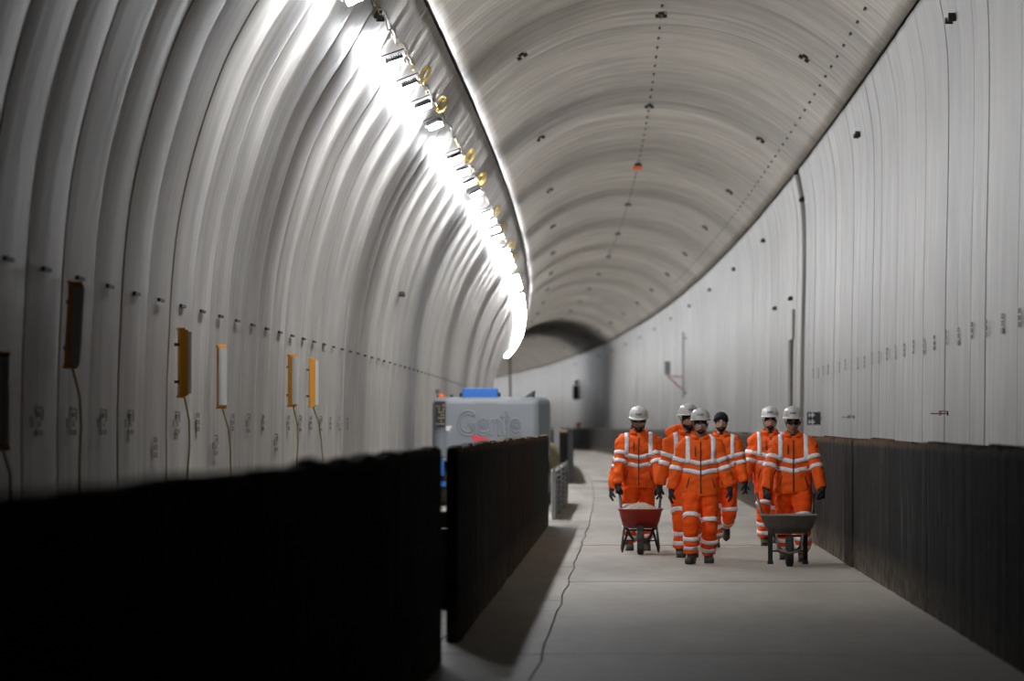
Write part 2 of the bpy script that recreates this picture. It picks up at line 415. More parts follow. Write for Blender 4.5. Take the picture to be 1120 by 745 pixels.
# ---- floor: slabs with muddy joints
fl = MB()
ysf = [-14 + i * 8 for i in range(128)]
for y in ysf:
    fl.v += [P(-4.7, y, -.035), P(4.3, y, -.035)]
for j in range(len(ysf) - 1): fl.f.append((2 * j, 2 * j + 1, 2 * j + 3, 2 * j + 2))
floor = fl.build('floor', M['joint']); tag(floor, kind='structure')
joints = [-14, -8.4, -2.8, 2.7, 8.3, 14, 19.6, 25.4, 31.0, 36.7, 42.3, 48.0, 53.8, 59.4, 64.9, 70.2, 76.0, 81.5, 87.3, 93.0, 98.8, 104.5, 110.2, 116, 122, 128, 134, 140, 146, 152, 158, 164, 170]
edge = lambda y: -.60 + .035 * noise.noise(V((y * .35, 0, 3))) + .006 * noise.noise(V((y * 2.1, 5, 0)))
def slab(x0, x1, ya, yb, nm='slab'):
    mb = MB(); n = 10; g = .016
    dz = random.uniform(-.006, 0)
    for i in range(n + 1):
        y = ya + g + (yb - ya - 2 * g) * i / n
        xa = (x0(y) if callable(x0) else x0) + .007; xb = (x1(y) if callable(x1) else x1) - .007
        mb.v += [P(xa, y, -.034), P(xa, y, dz), P(xb, y, dz), P(xb, y, -.034)]
    for i in range(n):
        for k in range(3): mb.f.append((4 * i + k, 4 * i + k + 1, 4 * i + k + 5, 4 * i + k + 4))
    mb.f += [(0, 1, 2, 3), (4 * n + 3, 4 * n + 2, 4 * n + 1, 4 * n)]
    return mb.build(nm, M['floor'], floor)
for a, b in zip(joints, joints[1:]):
    slab(edge, 2.66, a, b); slab(-1.4, edge, a, b); slab(-4.66, -1.4, a, b); slab(2.66, 4.26, a, b)
mb = MB(); yy = [170 + i * 8 for i in range(104)]
for y in yy: mb.v += [P(-4.66, y, -.003), P(4.26, y, -.003)]
for j in range(len(yy) - 1): mb.f.append((2 * j, 2 * j + 1, 2 * j + 3, 2 * j + 2))
tag(mb.build('distant_floor', M['floor'], floor), kind='stuff')

# ---- dark parapet walls on both sides of the walkway
def parapet(x, ya, yb, label, side, rag=1.0, step=2.4, hgt=1.475, th=.22):
    root = empty('parapet_wall', P(x, ya)); tag(root, label, 'wall', kind=None)
    inv = root.matrix_basis.inverted()
    n = max(1, round((yb - ya) / step)); L = (yb - ya) / n
    joined = MB()
    for i in range(n):
        y0 = ya + i * L; y1 = y0 + L
        nearby = y0 < 150
        seg = 34 if y0 < 70 else (16 if nearby else 3)
        g = .006; prt = MB(); jut = random.uniform(0, .012); cols = []
        for s_ in range(seg + 1):
            y = y0 + g + (y1 - y0 - 2 * g) * s_ / seg
            rib = (.010 if s_ % 2 else 0) + .010 * noise.noise(V((y * 3.3, x, 0))) + jut
            t = hgt + .022 * noise.noise(V((y * .8, x, 1))) * rag + .018 * noise.noise(V((y * 5, x, 7))) * rag + (random.uniform(-.015, .012) if nearby else 0) * rag
            sg = -side      # the visible face looks to the walkway
            cols.append([P(x + side * th, y, 0), P(x + side * th, y, t - .02), P(x + side * .05, y, t - .005), P(x + sg * rib, y, t), P(x + sg * (rib + .004), y, t - .07), P(x + sg * rib, y, .7), P(x + sg * (rib + .004), y, 0)])
        m = len(cols[0])
        for c in cols: prt.v += [v - root.location for v in c]
        for s_ in range(seg):
            for k in range(m - 1): prt.f.append((s_ * m + k, s_ * m + k + 1, (s_ + 1) * m + k + 1, (s_ + 1) * m + k))
        prt.f += [tuple(range(m)), tuple(seg * m + k for k in reversed(range(m)))]
        if nearby: prt.build('board_panel', M['bitumen'], root)
        else: joined.add(prt.v, prt.f)
    if joined.v: tag(joined.build('distant_panels', M['bitumen'], root), kind='stuff')
    return root
parapet(-1.29, 4.0, 35.4, 'near black parapet wall filling the lower left, ragged brown top edge', -1, th=.08)
parapet(-1.27, 38.6, 84.0, 'black parapet wall in front of the grey boom lift', -1, th=.08)
parapet(-1.28, 145.0, 420.0, 'distant parapet wall left of the walkway, beyond the slatted barrier', -1)
parapet(2.64, 4.0, 59.2, 'near black parapet wall on the right edge of the walkway', 1)
parapet(2.625, 59.24, 900.0, 'parapet wall behind the workers along the right wall, curving far away', 1)

# ================================================================== FLOODLIGHTS
LX, LZ = -2.93, 6.27
def make_flood():
    r = empty('floodlight')
    mb = MB(); mb.box(-.11, .11, -.085, .085, .012, .06)
    for i in range(7): mb.box(-.10 + i * .032, -.09 + i * .032, -.08, .08, .06, .085)
    mb.build('housing', M['cast'], r, bevel=.006)
    mb = MB(); mb.box(-.09, .09, -.06, .06, -.045, .013); mb.build('lens', M['lens'], r)
    mb = MB(); mb.tube([(-.15, 0, .03), (-.155, 0, .13), (.155, 0, .13), (.15, 0, .03)], .009, 6); mb.build('bracket', M['cast'], r)
    return r
groups = []
strips = []
for g0 in range(-1, 12):
    for j in range(4): strips.append(28.7 + g0 * 10.3 + j * 2.0)
strips = [s for s in strips if s < 150]
far_strips = [178 + i * 3.4 for i in range(42)]
flood0 = make_flood(); used = False
def light_spot(y, tiltr=0):
    p = P(LX, y, LZ)
    return p
names = {22.4: 'floodlight just outside the top edge of the picture, nearest to the camera', 24.4: 'floodlight highest at the top edge of the picture, start of the lamp row',
         28.7: 'second floodlight from the top of the row, first below the cable gap',
         30.7: 'third floodlight from the top of the row, beside a yellow cable coil',
         32.7: 'fourth floodlight from the top of the row', 34.7: 'fifth floodlight from the top, last before the second gap',
         39.0: 'first floodlight of the second group of four', 41.0: 'second floodlight of the second group of four',
         43.0: 'third floodlight of the second group of four', 45.0: 'last floodlight of the second group of four'}
for s_ in strips + far_strips:
    if s_ < 22: continue
    f = flood0 if not used else copy_tree(flood0); used = True
    y = s_ * W * .957
    f.location = light_spot(y)
    # lens normal is local -z: aim down, a little into the tunnel and toward the camera
    d = V((.36 + random.uniform(-.08, .08), .02 + random.uniform(-.12, .12), -.93)).normalized()
    q = d.to_track_quat('-Z', 'Y'); f.rotation_euler = (q.to_matrix().to_4x4() @ Matrix.Rotation(PI / 2 + random.uniform(-.25, .25), 4, 'Z')).to_euler()
    lab = names.get(round(s_, 1))
    if lab: tag(f, lab, 'lamp')
    elif 49 < s_ < 67:
        gi = 'third' if s_ < 57 else 'fourth'; oi = ('first', 'second', 'third', 'last')[int(round((s_ - (49.3 if s_ < 57 else 59.6)) / 2))]
        tag(f, 'small bright floodlight, %s of the %s group of four down the lamp row' % (oi, gi), 'lamp')
    elif s_ < 150: tag(f, 'tiny white floodlight merging into the curved line of lamps far away', 'lamp', 'floodlights in the distant lamp line')
    else: tag(f, 'floodlight beyond the bend of the tunnel, lighting its far end', 'lamp', 'floodlights beyond the bend')
# supply cable and yellow loops
mb = MB(); pts = []
for i in range(0, 560):
    y = 40 + i * .6
    pts.append(P(LX - .04 + .03 * noise.noise(V((y * .5, 0, 0))), y, LZ + .41 + .04 * math.sin(y * 2 * PI / 4.75) + .03 * noise.noise(V((y, 3, 0)))))
mb.tube(pts, .018, 5); tag(mb.build('supply_cable', M['cable']), 'dark supply cable strung along the row of floodlights', 'cable')
mb = MB(); pts = [P(LX + .02 + .05 * noise.noise(V((y_ * .9, 9, 0))), y_, LZ + .22 + .09 * abs(math.sin(y_ * 1.3)) + .05 * noise.noise(V((y_, 3, 4)))) for y_ in [40 + i * .4 for i in range(620)]]
mb.tube(pts, .009, 5); tag(mb.build('lamp_cable', M['ycable']), 'thin yellow cable looping between the floodlights', 'cable')
coil0 = None
for s_, lab in ((31.9, 'yellow cable coil hanging beside the third floodlight'), (34.9, 'yellow cable coil hanging after the fifth floodlight'), (41.6, 'large yellow cable coil in the second group of floodlights'), (45.4, 'yellow cable coil at the end of the second group of floodlights'), (52.0, None), (56.5, None), (62.0, None), (66.6, None)):
    mb = MB()
    for j in range(5):
        r = .12 + .02 * j; c = V((random.uniform(-.03, .03), random.uniform(-.2, .2), -.10))
        mb.tube([c + V((r * .55 * math.cos(a), r * math.sin(a) * 1.3, r * .9 * math.sin(a + .4))) for a in [2 * PI * k / 16 for k in range(16)]], .012, 5, closed=True)
    o = mb.build('cable_coil', M['ycable']); o.scale = (.75, .75, .75); o.location = P(LX + .09, s_ * W * .957, LZ + .42)
    tag(o, lab or 'small distant yellow cable coil beside the lamp row', 'cable', None if lab else 'distant cable coils')

# ================================================================== MARKS ON THE LINING
def onto(o, x, y, z, roof=False):
    o.location = P(x, y, z); 
    if roof:
        a = math.atan2(x - RX, z - RZ); o.rotation_euler = (0, a, head(y))
    else: o.rotation_euler = (0, 0, head(y))
    return o
slot = MB(); slot.box(-.012, .012, 0, .46, -.014, .014); slot.box(-.014, .014, -.04, .08, -.016, .016)
slot_me = slot.mesh('bolt_slot'); slot_me.materials.append(M['dark'])
def glyph_mesh(kind):
    mb = MB(); t = .003
    if kind == 0:   # bracket, blob, triangle and a solid block, stencilled
        mb.box(-t, t, -.22, .22, .085, .105); mb.box(-t, t, .18, .22, .0, .09); mb.box(-t, t, -.10, .10, .03, .07)
        mb.add([(0, -.12, -.045), (0, .12, -.045), (0, 0, .015)], [(0, 1, 2)]); mb.box(-t, t, -.24, .20, -.115, -.07); mb.box(-t, t, -.52, -.44, -.05, .02)
    elif kind == 1:
        for z in (.07, 0, -.07):
            mb.box(-t, t, -.14, .14, z + .018, z + .026); mb.box(-t, t, -.14, .14, z - .026, z - .018); mb.box(-t, t, -.14, -.07, z - .02, z + .02)
            mb.box(-t, t, .07, .14, z - .02, z + .02); mb.box(-t, t, -.14, .14, z - .004, z + .004)
    else:
        for z in (.075, .0, -.08):
            mb.box(-t, t, -.17, .17, z + .012, z + .027); mb.box(-t, t, -.17, .17, z - .027, z - .012); mb.box(-t, t, -.05, .05, z - .02, z + .02)
            if z < 0: mb.box(-t, t, -.17, .17, z - .027, z + .03)
    me = mb.mesh('stencil_mark'); me.materials.append(M['ink']); return me
gm = [glyph_mesh(i) for i in range(3)]
low = {21: 1, 23: 1}
for k in range(14, 62):
    y = (k + PH) * W
    xw = prof_at(PL, 2.81) + .035
    onto(link('bolt_slot', slot_me, None, wl), xw, y + .33 * W, 2.81)
    if k < 34:
        zz = 1.67 if k not in (19, 22, 26) else 1.43
        o = link('stencil_mark', gm[0 if k < 19 else (1 if k % 2 else 0)], None, wl); onto(o, prof_at(PL, zz) + .033, y + .38 * W, zz)
    if 18 < k < 44:
        yr = y + .18 * W
        o = link('stencil_mark', gm[1 if k % 3 else 2], None, wr); onto(o, prof_at(PR, 2.7) - .028, yr + .78 * W, 2.72 + .06 * noise.noise(V((k * 3.1, 0, 0))))
dsh = MB(); dsh.box(-.018, .018, 0, .36, -.012, .012); dsh_me = dsh.mesh('roof_slot'); dsh_me.materials.append(M['dark'])
for k in range(20, 90):
    y = (k + PH) * W + .5
    onto(link('roof_slot', dsh_me, None, ce), RX, y, roof_z(RX) - .022, True)
    onto(link('roof_slot', dsh_me, None, ce), 3.45, y, roof_z(3.45) - .022, True)
pk = MB(); pk.box(-.05, .05, -.14, .14, -.02, .02)
for dx_ in (-.06, .06): pk.tube([(dx_, .1, 0), (dx_, .1, -.06)], .04, 8)
pk_me = pk.mesh('lifting_socket'); pk_me.materials.append(M['dark'])
pkw = MB(); pkw.box(-.03, .03, -.32, .32, -.02, .02); pkw.tube([(-.05, -.3, 0), (.05, -.3, 0)], .05, 8); pkw.tube([(-.05, .3, 0), (.05, .3, 0)], .04, 8)
pkw_me = pkw.mesh('lifting_socket'); pkw_me.materials.append(M['dark'])
for n_ in range(-1, 14):
    y = (.01556 + n_ * .00444) * FPX
    for x in (-1.76, RX, 3.07): onto(link('lifting_socket', pk_me, None, ce), x, y, roof_z(x) - .03, True)
    onto(link('lifting_socket', pkw_me, None, wr), prof_at(PR, 6.58) - .04, y, 6.58)
for yy_ in (.0213 * FPX, .0231 * FPX):
    onto(link('lifting_socket', pkw_me, None, wr), prof_at(PR, 4.6) - .04, yy_, 4.6)
for (yy_, zz) in ((62, 6.6), (96, 4.1)):
    onto(link('lifting_socket', pkw_me, None, wl), prof_at(PL, zz) + .05, yy_, zz)
o = MB().box(-.14, .14, -.1, .1, -.06, .03).build('crown_marker', M['orange_plastic'], None, bevel=.01)
tag(onto(o, RX, .02475 * FPX, 8.63), 'small orange box fixed to the crown of the roof', 'marker')
# numbered survey marks low on the right wall
def survey(y, kind, lab):
    r = empty('survey_mark'); onto(r, prof_at(PR, 1.78) - (.13 if kind == 0 else .17), y, 1.78); r.rotation_euler.z += PI / 2; r.scale = (.5, -.36, .5) if kind == 0 else (.8, .34, 1.35)
    if kind == 0:
        mb = MB(); mb.tube([(-.02, -.12, 0), (.02, -.12, 0)], .055, 12); mb.build('disc', M['redbrown'], r)
        mb = MB(); mb.box(-.015, .01, .10, .15, -.05, .06); mb.box(-.015, .01, .0, .14, .045, .06); mb.box(-.012, .01, -.18, .04, .05, .065); mb.build('stroke', M['black'], r)
    else:
        mb = MB(); mb.box(-.015, .01, -.40, .40, -.095, .095); mb.build('plate', M['black'], r)
        mb = MB()
        for z in (.05, -.05):
            mb.box(-.02, -.016, -.05, .30, z - .008, z + .008)
            mb.box(-.02, -.016, .05, .12, z - .035, z + .035); mb.box(-.02, -.016, .24, .30, z - .03, z + .03)
        mb.build('pattern', M['white'], r)
    MB().box(.01, .03, -.45, .1, -.012, .012).build('bracket', M['cast'], r)
    tag(r, lab, 'marker')
survey(4 / 361 * FPX, 0, 'red and black round survey mark low on the right wall, nearest the right edge')
survey(4 / 257 * FPX, 0, 'red and black round survey mark above the ragged parapet, nearer the workers')
survey(4 / 216 * FPX - 1.5, 1, 'black square survey target with white pattern right of the sunglassed worker')

# ================================================================== BATTEN LIGHTS ON THE LEFT WALL
def batten(y, zt, rz, label, lean=0.0, tail=.3):
    x = prof_at(PL, zt - .3) + .16
    r = empty('batten_light', P(x, y, zt)); r.rotation_euler = (0, lean, rz)
    mb = MB(); mb.box(-.055, .03, -.045, .045, -.64, 0); mb.box(-.065, .0, -.052, .052, -.66, -.635); mb.box(-.065, .0, -.052, .052, -.005, .02); mb.build('housing', M['amber'], r, bevel=.006)
    mb = MB(); mb.tube([(.03, 0, -.62), (.03, 0, -.02)], [(.045, .045)] * 2, 12, side=(0, 1, 0)); mb.build('diffuser', M['batten_lens'], r, smooth=False)
    mb = MB(); mb.box(-.09, -.05, -.03, .03, -.16, -.13); mb.box(-.09, -.05, -.03, .03, -.52, -.49); mb.build('clip', M['cast'], r)
    tag(r, label, 'lamp')
    mb = MB(); pts = [(0, 0, -.64)]
    rot = Matrix.Rotation(-rz, 3, 'Z')
    for i in range(1, 9):
        q = rot @ V((.02 * math.sin(i * 1.1) + .02, tail * 1.7 * i / 8 + .05 * math.sin(i * 1.3), 0)); pts.append((q.x, q.y, -.64 - (zt - .66) * i / 8))
    mb.tube(pts, .010, 6); mb.build('cable', M['tancable'], r)
M['batten_lens'] = mat('unlit_diffuser', (.55, .55, .55), .4)
yb = lambda x: 4.27 / (684 - x) * FPX
batten(yb(1) , 2.12, -1.3, 'unlit batten light cut off by the left edge of the picture')
batten(yb(80), 2.73, -.85, 'tilted orange and grey batten light, leftmost whole one on the left wall', lean=.10, tail=1.3)
batten(yb(199), 2.56, .35, 'solid amber batten light with hanging cable, second from left on the left wall', tail=.4)
batten(yb(241), 2.47, -1.2, 'grey-fronted batten light, third from left on the left wall', tail=1.6)
batten(yb(319), 2.53, -.75, 'slim amber and white batten light, fourth on the left wall', tail=.9)
batten(yb(341), 2.54, .2, 'slim amber batten light, furthest one on the left wall', tail=3.0)

# ================================================================== BOOM LIFT
def lift():
    Y0 = 104.0
    r = empty('boom_lift', P(-2.68, Y0)); r.rotation_euler = (0, 0, head(Y0))
    # turret cover outline (x, y) seen from above, front at y=0
    half = 1.19
    out = []
    out += [(-half, 2.9), (-half, .42)]
    for i in range(1, 7):
        a = PI + PI / 2 * i / 7; out.append((-half + .3 + .3 * math.cos(a), .32 + .3 * math.sin(a) + .0))
    out += [(-half + .32, .01), (0, 0), (.88, .02), (.98, .05), (half, .5), (half, 2.9)]
    def ring(z, inset=0.0):
        return [V((x * (1 - inset), y + inset * 1.2 if y < 1 else y - inset, z)) for x, y in out]
    mb = MB(); mb.loft([ring(.98, .02), ring(1.0, 0), ring(1.7, 0), ring(2.08, 0), ring(2.15, .012), ring(2.19, .045), ring(2.215, .10)]); mb.build('turret_cover', M['lift_grey'], r, smooth=False, bevel=.02)
    # raised panel seam and corner seam
    mb = MB(); mb.box(.935, .95, .025, .05, 1.0, 2.13); mb.box(-.93, -.92, -.004, .03, 1.0, 1.62); mb.build('panel_seam', M['lift_dark'], r)
    # lettering
    cu = bpy.data.curves.new('lettering', 'FONT'); cu.body = 'Genîe'; cu.size = .62; cu.align_x = 'CENTER'; cu.fill_mode = 'NONE'; cu.bevel_depth = .016; cu.bevel_resolution = 1; cu.space_character = .98
    t = bpy.data.objects.new('t', cu); COL.objects.link(t)
    dg = bpy.context.evaluated_depsgraph_get(); dg.update(); me = bpy.data.meshes.new_from_object(t.evaluated_get(dg)); bpy.data.objects.remove(t)
    xs = [v.co.x for v in me.vertices]; zs = [v.co.y for v in me.vertices]; sx = 1.30 / (max(xs) - min(xs)); mx = (max(xs) + min(xs)) / 2; sz = .54 / (max(zs) - min(zs))
    for v in me.vertices: v.co = V(((v.co.x - mx) * sx, -v.co.z * .7 - .002, (v.co.y - min(zs)) * sz))
    me.materials.clear(); lt = link('lettering', me, M['lift_grey'], r); lt.location = (-.03, 0, 1.42); 
    # control panel with buttons
    mb = MB(); mb.box(-.13, .09, -.012, .03, 1.60, 2.13)
    cp = mb.build('control_panel', M['black'], r); cp.location = (-1.0, .02, 0); cp.rotation_euler = (0, 0, -.10)
    mb = MB(); rr = random.Random(5)
    for i in range(4):
        for j in range(7): 
            if rr.random() < .7: mb.box(-.10 + i * .045, -.10 + i * .045 + .025, -.022, -.012, 1.66 + j * .06, 1.685 + j * .06)
    mb.build('button', M['sack'], cp)
    mb = MB(); mb.tube([(.055, -.045, 2.05), (.055, -.01, 2.05)], .03, 10); mb.build('stop_button', M['redbrown'], cp)
    mb = MB(); mb.box(-.90, -.82, -.006, .02, 1.53, 1.63); mb.box(-.82, -.79, -.006, .02, 1.59, 1.64); mb.build('white_label', M['white'], r)
    mb = MB(); mb.add([(-.42, -.006, 1.46), (.02, -.006, 1.36), (-.30, -.006, 1.30), (-.42, 0.002, 1.46), (.02, .002, 1.36), (-.30, .002, 1.30)], [(0, 1, 2), (3, 5, 4), (0, 3, 4, 1), (1, 4, 5, 2), (2, 5, 3, 0)]); mb.build('red_decal', M['red_print'], r)
    mb = MB(); mb.box(-.25, .05, -.005, .005, 2.075, 2.09); mb.build('warning_label', M['tancable'], r)
    # boom end block, beacon, small lamps, cone on top
    mb = MB(); mb.tube([(-.60, .5, 2.31), (-.58, .5, 2.31), (.14, .5, 2.31), (.16, .5, 2.31)], [(.08, .08), (.125, .11), (.12, .105), (.08, .08)], 4, side=(0, .7, .7)); mb.v = [v for v in mb.v]
    mb2 = MB(); mb2.box(-.585, .14, .35, .75, 2.19, 2.40); mb2.build('boom_head', M['lift_blue'], r, bevel=.02)
    mb = MB()
    for x in (-.62, .17):
        mb.tube([(x - .03, .45, 2.28), (x + .03, .45, 2.28)], .035, 8); mb.tube([(x - .03, .45, 2.22), (x + .03, .45, 2.22)], .03, 8)
    mb.build('pin', M['black'], r)
    mb = MB(); mb.tube([(-1.0, .35, 2.15), (-1.0, .35, 2.2), (-1.0, .35, 2.26), (-1.0, .35, 2.29)], [.07, .07, .06, .03], 12); mb.build('beacon', M['orange_plastic'], r)
    mb = MB(); mb.tube([(-1.09, .4, 2.15), (-1.09, .4, 2.31)], .015, 6); mb.tube([(-1.09, .36, 2.33), (-1.09, .42, 2.33)], .05, 12)
    mb.tube([(-.80, .4, 2.18), (-.80, .4, 2.27)], .035, 8); mb.build('work_lamp', M['cast'], r)
    mb = MB(); mb.loft([[V((.76 + .13 * math.cos(a), .8 + .13 * math.sin(a), 2.19)) for a in [2 * PI * k / 10 for k in range(10)]], [V((.88 + .025 * math.cos(a), .8 + .03 * math.sin(a), 2.35)) for a in [2 * PI * k / 10 for k in range(10)]]]); mb.build('exhaust_cowl', M['black'], r)
    # chassis and wheels
    mb = MB(); mb.box(-.75, .75, .3, 3.2, .55, .85); mb.box(-.55, .55, .7, 2.6, .84, .99); mb.build('chassis', M['lift_blue'], r, bevel=.03)
    for x in (-1.0, 1.0):
        for y in (.75, 2.9):
            mb = MB(); mb.tube([(x - .17, y, .45), (x - .15, y, .45), (x + .15, y, .45), (x + .17, y, .45)], [.40, .45, .45, .40], 20); wh = mb.build('wheel', M['tyre2'], r)
            mb = MB(); mb.tube([(x - .18, y, .45), (x + .18, y, .45)], .20, 12); mb.build('hub', M['white'], wh)
    mb = MB(); mb.box(-.35, .35, 2.4, 7.0, 1.35, 1.8); mb.build('boom', M['lift_blue'], r, bevel=.02)
    mb = MB(); mb.box(-1.1, -.95, -.0, .3, .62, .95); mb.box(-1.1, -.9, -.02, .3, .4, .5); mb.build('step', M['lift_blue'], r)
    tag(r, 'grey and blue boom lift parked against the left wall behind the parapet', 'boom lift')
lift()

# slatted barrier at the parapet opening, posts, sack
def barrier():
    r = empty('slatted_barrier', P(-1.22, 89.0))
    for i in range(9):
        mb = MB(); z = .08 + i * .093
        mb.tube([(0, 0, z), (-.02, 19.5, z)], .022, 6); mb.build('bar', M['steel'], r)
    for y in (0, 6.5, 13, 19.5):
        mb = MB(); mb.box(-.035, .02, y - .03, y + .03, 0, .90); mb.build('post', M['steel'], r)
    mb = MB(); mb.box(-.06, -.045, .05, 19.4, .05, .86); mb.build('backing_sheet', M['white'], r)
    tag(r, 'low grey slatted metal barrier between the two left parapet walls', 'barrier')
barrier()
o = MB().box(-.08, .08, -.08, .08, 0, 1.55).build('steel_post', M['black'], bevel=.01); o.location = P(-1.2, 144.6); tag(o, 'dark steel post standing at the start of the distant left parapet', 'post')
o = MB().box(-.06, .06, -.06, .06, 0, 1.6).build('steel_post', M['steel'], bevel=.01); o.location = P(-1.45, 118); tag(o, 'grey steel post behind the slatted barrier', 'post')
mb = MB(); mb.ball((0, 0, .35), (.32, .5, .38), 8); mb.ball((.05, .3, .95), (.26, .4, .36), 8)
me = remesh(mb, .05, 2, lambda c: .04 * noise.noise(c * 4)); o = link('rubble_sack', me, M['sack']); o.location = P(-1.62, 108); tag(o, 'crumpled beige sack behind the end of the left parapet', 'sack')
r = empty('storage_crate', P(-1.68, 46.0)); MB().box(-.24, .24, 0, 1.6, .03, .66).build('body', M['black'], r, bevel=.02); MB().box(-.26, .26, -.02, 1.62, .66, .71).build('lid', M['black'], r, bevel=.01)
for i in range(4): MB().box(-.25 + i * .155, -.215 + i * .155, -.03, .0, .03, .66).build('rib', M['black'], r)
tag(r, 'black lidded crate seen in the gap between the two left parapet walls', 'crate')
o = MB().box(-.16, .16, 0, .9, 0, .14).build('timber_block', mat('brown_timber', (.16, .11, .06), .8, nscale=8), bevel=.01); o.location = P(-1.70, 46.3, .715); tag(o, 'brown timber block lying on the black crate in the gap', 'timber')
# orange lamp on the far parapet
r = empty('hazard_lamp', P(2.66, 366, 1.49)); MB().tube([(0, 0, 0), (0, 0, .12)], .08, 10).build('base', M['black'], r); MB().ball((0, 0, .24), (.2, .2, .17), 8).build('lens_dome', M['orange_plastic'], r, smooth=True)
tag(r, 'orange hazard lamp on top of the distant parapet', 'lamp')
# antenna pole with bracket and box on the far right wall
yy_ = 216; r = empty('antenna_bracket', P(3.86, yy_, 0)); r.rotation_euler = (0, 0, head(yy_))
MB().tube([(0, 0, 2.8), (0, 0, 5.6)], .035, 8).build('pole', M['steel'], r)
MB().tube([(0, 0, 3.7), (-.66, 0, 3.72)], .03, 6).build('arm', M['redbrown'], r)
MB().tube([(0, 0, 3.12), (-.66, 0, 3.72)], .03, 6).build('brace', M['redbrown'], r)
MB().box(-.80, -.55, -.12, .12, 3.78, 4.35).build('equipment_box', M['steel'], r, bevel=.02)
MB().box(0, .15, -.02, .02, 3.0, 3.06).box(0, .15, -.02, .02, 5.3, 5.36).build('wall_clamp', M['steel'], r)
tag(r, 'tall thin pole with red arms and a grey box on the right wall', 'antenna')
r = empty('wall_cabinet', P(3.75, 402, 3.7)); MB().box(-.3, .2, -.4, .4, 0, 1.1).build('case', M['black'], r, bevel=.03); MB().box(-.2, .2, -.2, .2, 1.15, 1.5).build('lamp', M['white'], r)
MB().box(-.32, -.30, -.2, .2, .1, 1.0).build('cover', M['steel'], r)
tag(r, 'small dark cabinet on the far right wall at the bend', 'cabinet')
mb = MB(); mb.tube([P(-2.45, 355, 6.9), P(-2.45, 355, 4.0), P(-2.45, 355, .2)], .07, 6); tag(mb.build('hanging_pipe', M['ycable']), 'thin yellowish pipe hanging at the end of the lamp row', 'pipe')

# ================================================================== PEOPLE
def ik(a, b, l1, l2, pole):
    a, b = V(a), V(b); d = b - a; L = min(d.length, (l1 + l2) * .999); dn = d.normalized()
    x = (l1 * l1 - l2 * l2 + L * L) / (2 * L); h = math.sqrt(max(0, l1 * l1 - x * x))
    p = V(pole); p = (p - dn * p.dot(dn)).normalized()
    return a + dn * x + p * h
def seg(a, b, ts): return [V(a).lerp(V(b), t) for t in ts]
def interp(keys, t):
    for (a, va), (b, vb) in zip(keys, keys[1:]):
        if t <= b: return va + (vb - va) * (t - a) / (b - a)
    return keys[-1][1]
def limb(mb, a, b, c, rad, n=14, m=14):
    """bent limb a-b-c with rounded joint; rad = keys over 0..2"""
    pts = []; rs = []
    for i in range(m + 1):
        t = 2 * i / m
        if .8 < t < 1.2:
            u = (t - .8) / .4; p0 = V(a).lerp(V(b), .8); p1 = V(b); p2 = V(b).lerp(V(c), .2)
            p = p0 * (1 - u) ** 2 + p1 * 2 * u * (1 - u) + p2 * u * u
        else: p = V(a).lerp(V(b), t) if t <= 1 else V(b).lerp(V(c), t - 1)
        pts.append(p); rs.append(interp(rad, t))
    mb.tube(pts, rs, n)
def hand(mb, wrist, d, pn, side, infl=0.0, curl=.5):
    """palm and five fingers; d = pointing direction, pn = palm normal (fingers curl to it), side = thumb side vector"""
    d = V(d).normalized(); pn = (V(pn) - d * V(pn).dot(d)).normalized(); s = V(side); s = (s - d * s.dot(d) - pn * s.dot(pn)).normalized()
    w0 = V(wrist)
    mb.tube([w0 - d * .03, w0 + d * .01, w0 + d * .05, w0 + d * .095], [(.028 + infl, .024 + infl), (.034 + infl, .022 + infl), (.043 + infl, .020 + infl), (.042 + infl, .017 + infl)], 12, side=s)
    for i, ln in enumerate((.072, .080, .075, .060)):
        b = w0 + d * (.088 - .004 * abs(i - 1)) + s * (.031 - .0205 * i)
        p = [b]; dd = d.copy(); 
        for j, f in enumerate((.45, .32, .23)):
            dd = (dd * math.cos(curl * (1 + .15 * i)) + pn * math.sin(curl * (1 + .15 * i))).normalized() if True else dd
            p.append(p[-1] + dd * ln * f)
            q = dd
            # keep curling in the plane of d and pn
            dd = q
            npn = (pn - q * pn.dot(q))
            if npn.length > 1e-4: pn_l = npn.normalized()
            else: pn_l = -d
            pn_use = pn_l
            dd = (q * math.cos(curl * .4) + pn_use * math.sin(curl * .4)).normalized()
        mb.tube(p, [.0095 + infl, .009 + infl, .0085 + infl, .0075 + infl], 8)
    tb = w0 + d * .025 + s * .028
    mb.tube([tb, tb + (s * .6 + d * .7 + pn * .3).normalized() * .04, tb + (s * .45 + d * .8 + pn * .45).normalized() * .072, tb + (s * .3 + d * .9 + pn * .6).normalized() * .093], [.014 + infl, .012 + infl, .0105 + infl, .009 + infl], 8)

def head_pt(u, v_):
    """u: azimuth (0 = face, -y), v_: elevation; point on the head surface around (0,0,0) = eye level"""
    x = math.cos(v_) * math.sin(u); y = -math.cos(v_) * math.cos(u); z = math.sin(v_)
    px, py, pz = x * .077, y * .097, z * (.118 if z > 0 else .122)
    if z < 0:
        k = 1 - .30 * (-z) ** 1.6; px *= k
        if y > 0: py *= 1 - .42 * (-z)
        else: py *= 1 - .05 * (-z)
    f = max(0, -y)
    g = lambda cx, cz, sx, sz: math.exp(-((px - cx) / sx) ** 2 - ((pz - cz) / sz) ** 2) * (1 if y < 0 else 0)
    py -= .026 * g(0, -.040, .013, .016) + .014 * g(0, -.015, .008, .022) - .012 * g(.031, 0, .017, .012) - .012 * g(-.031, 0, .017, .012)
    py -= .007 * g(0, .024, .05, .010) + .007 * g(0, -.075, .024, .009) + .008 * g(0, -.108, .022, .014) + .004 * g(.045, -.03, .02, .02) + .004 * g(-.045, -.03, .02, .02)
    return V((px, py, pz))
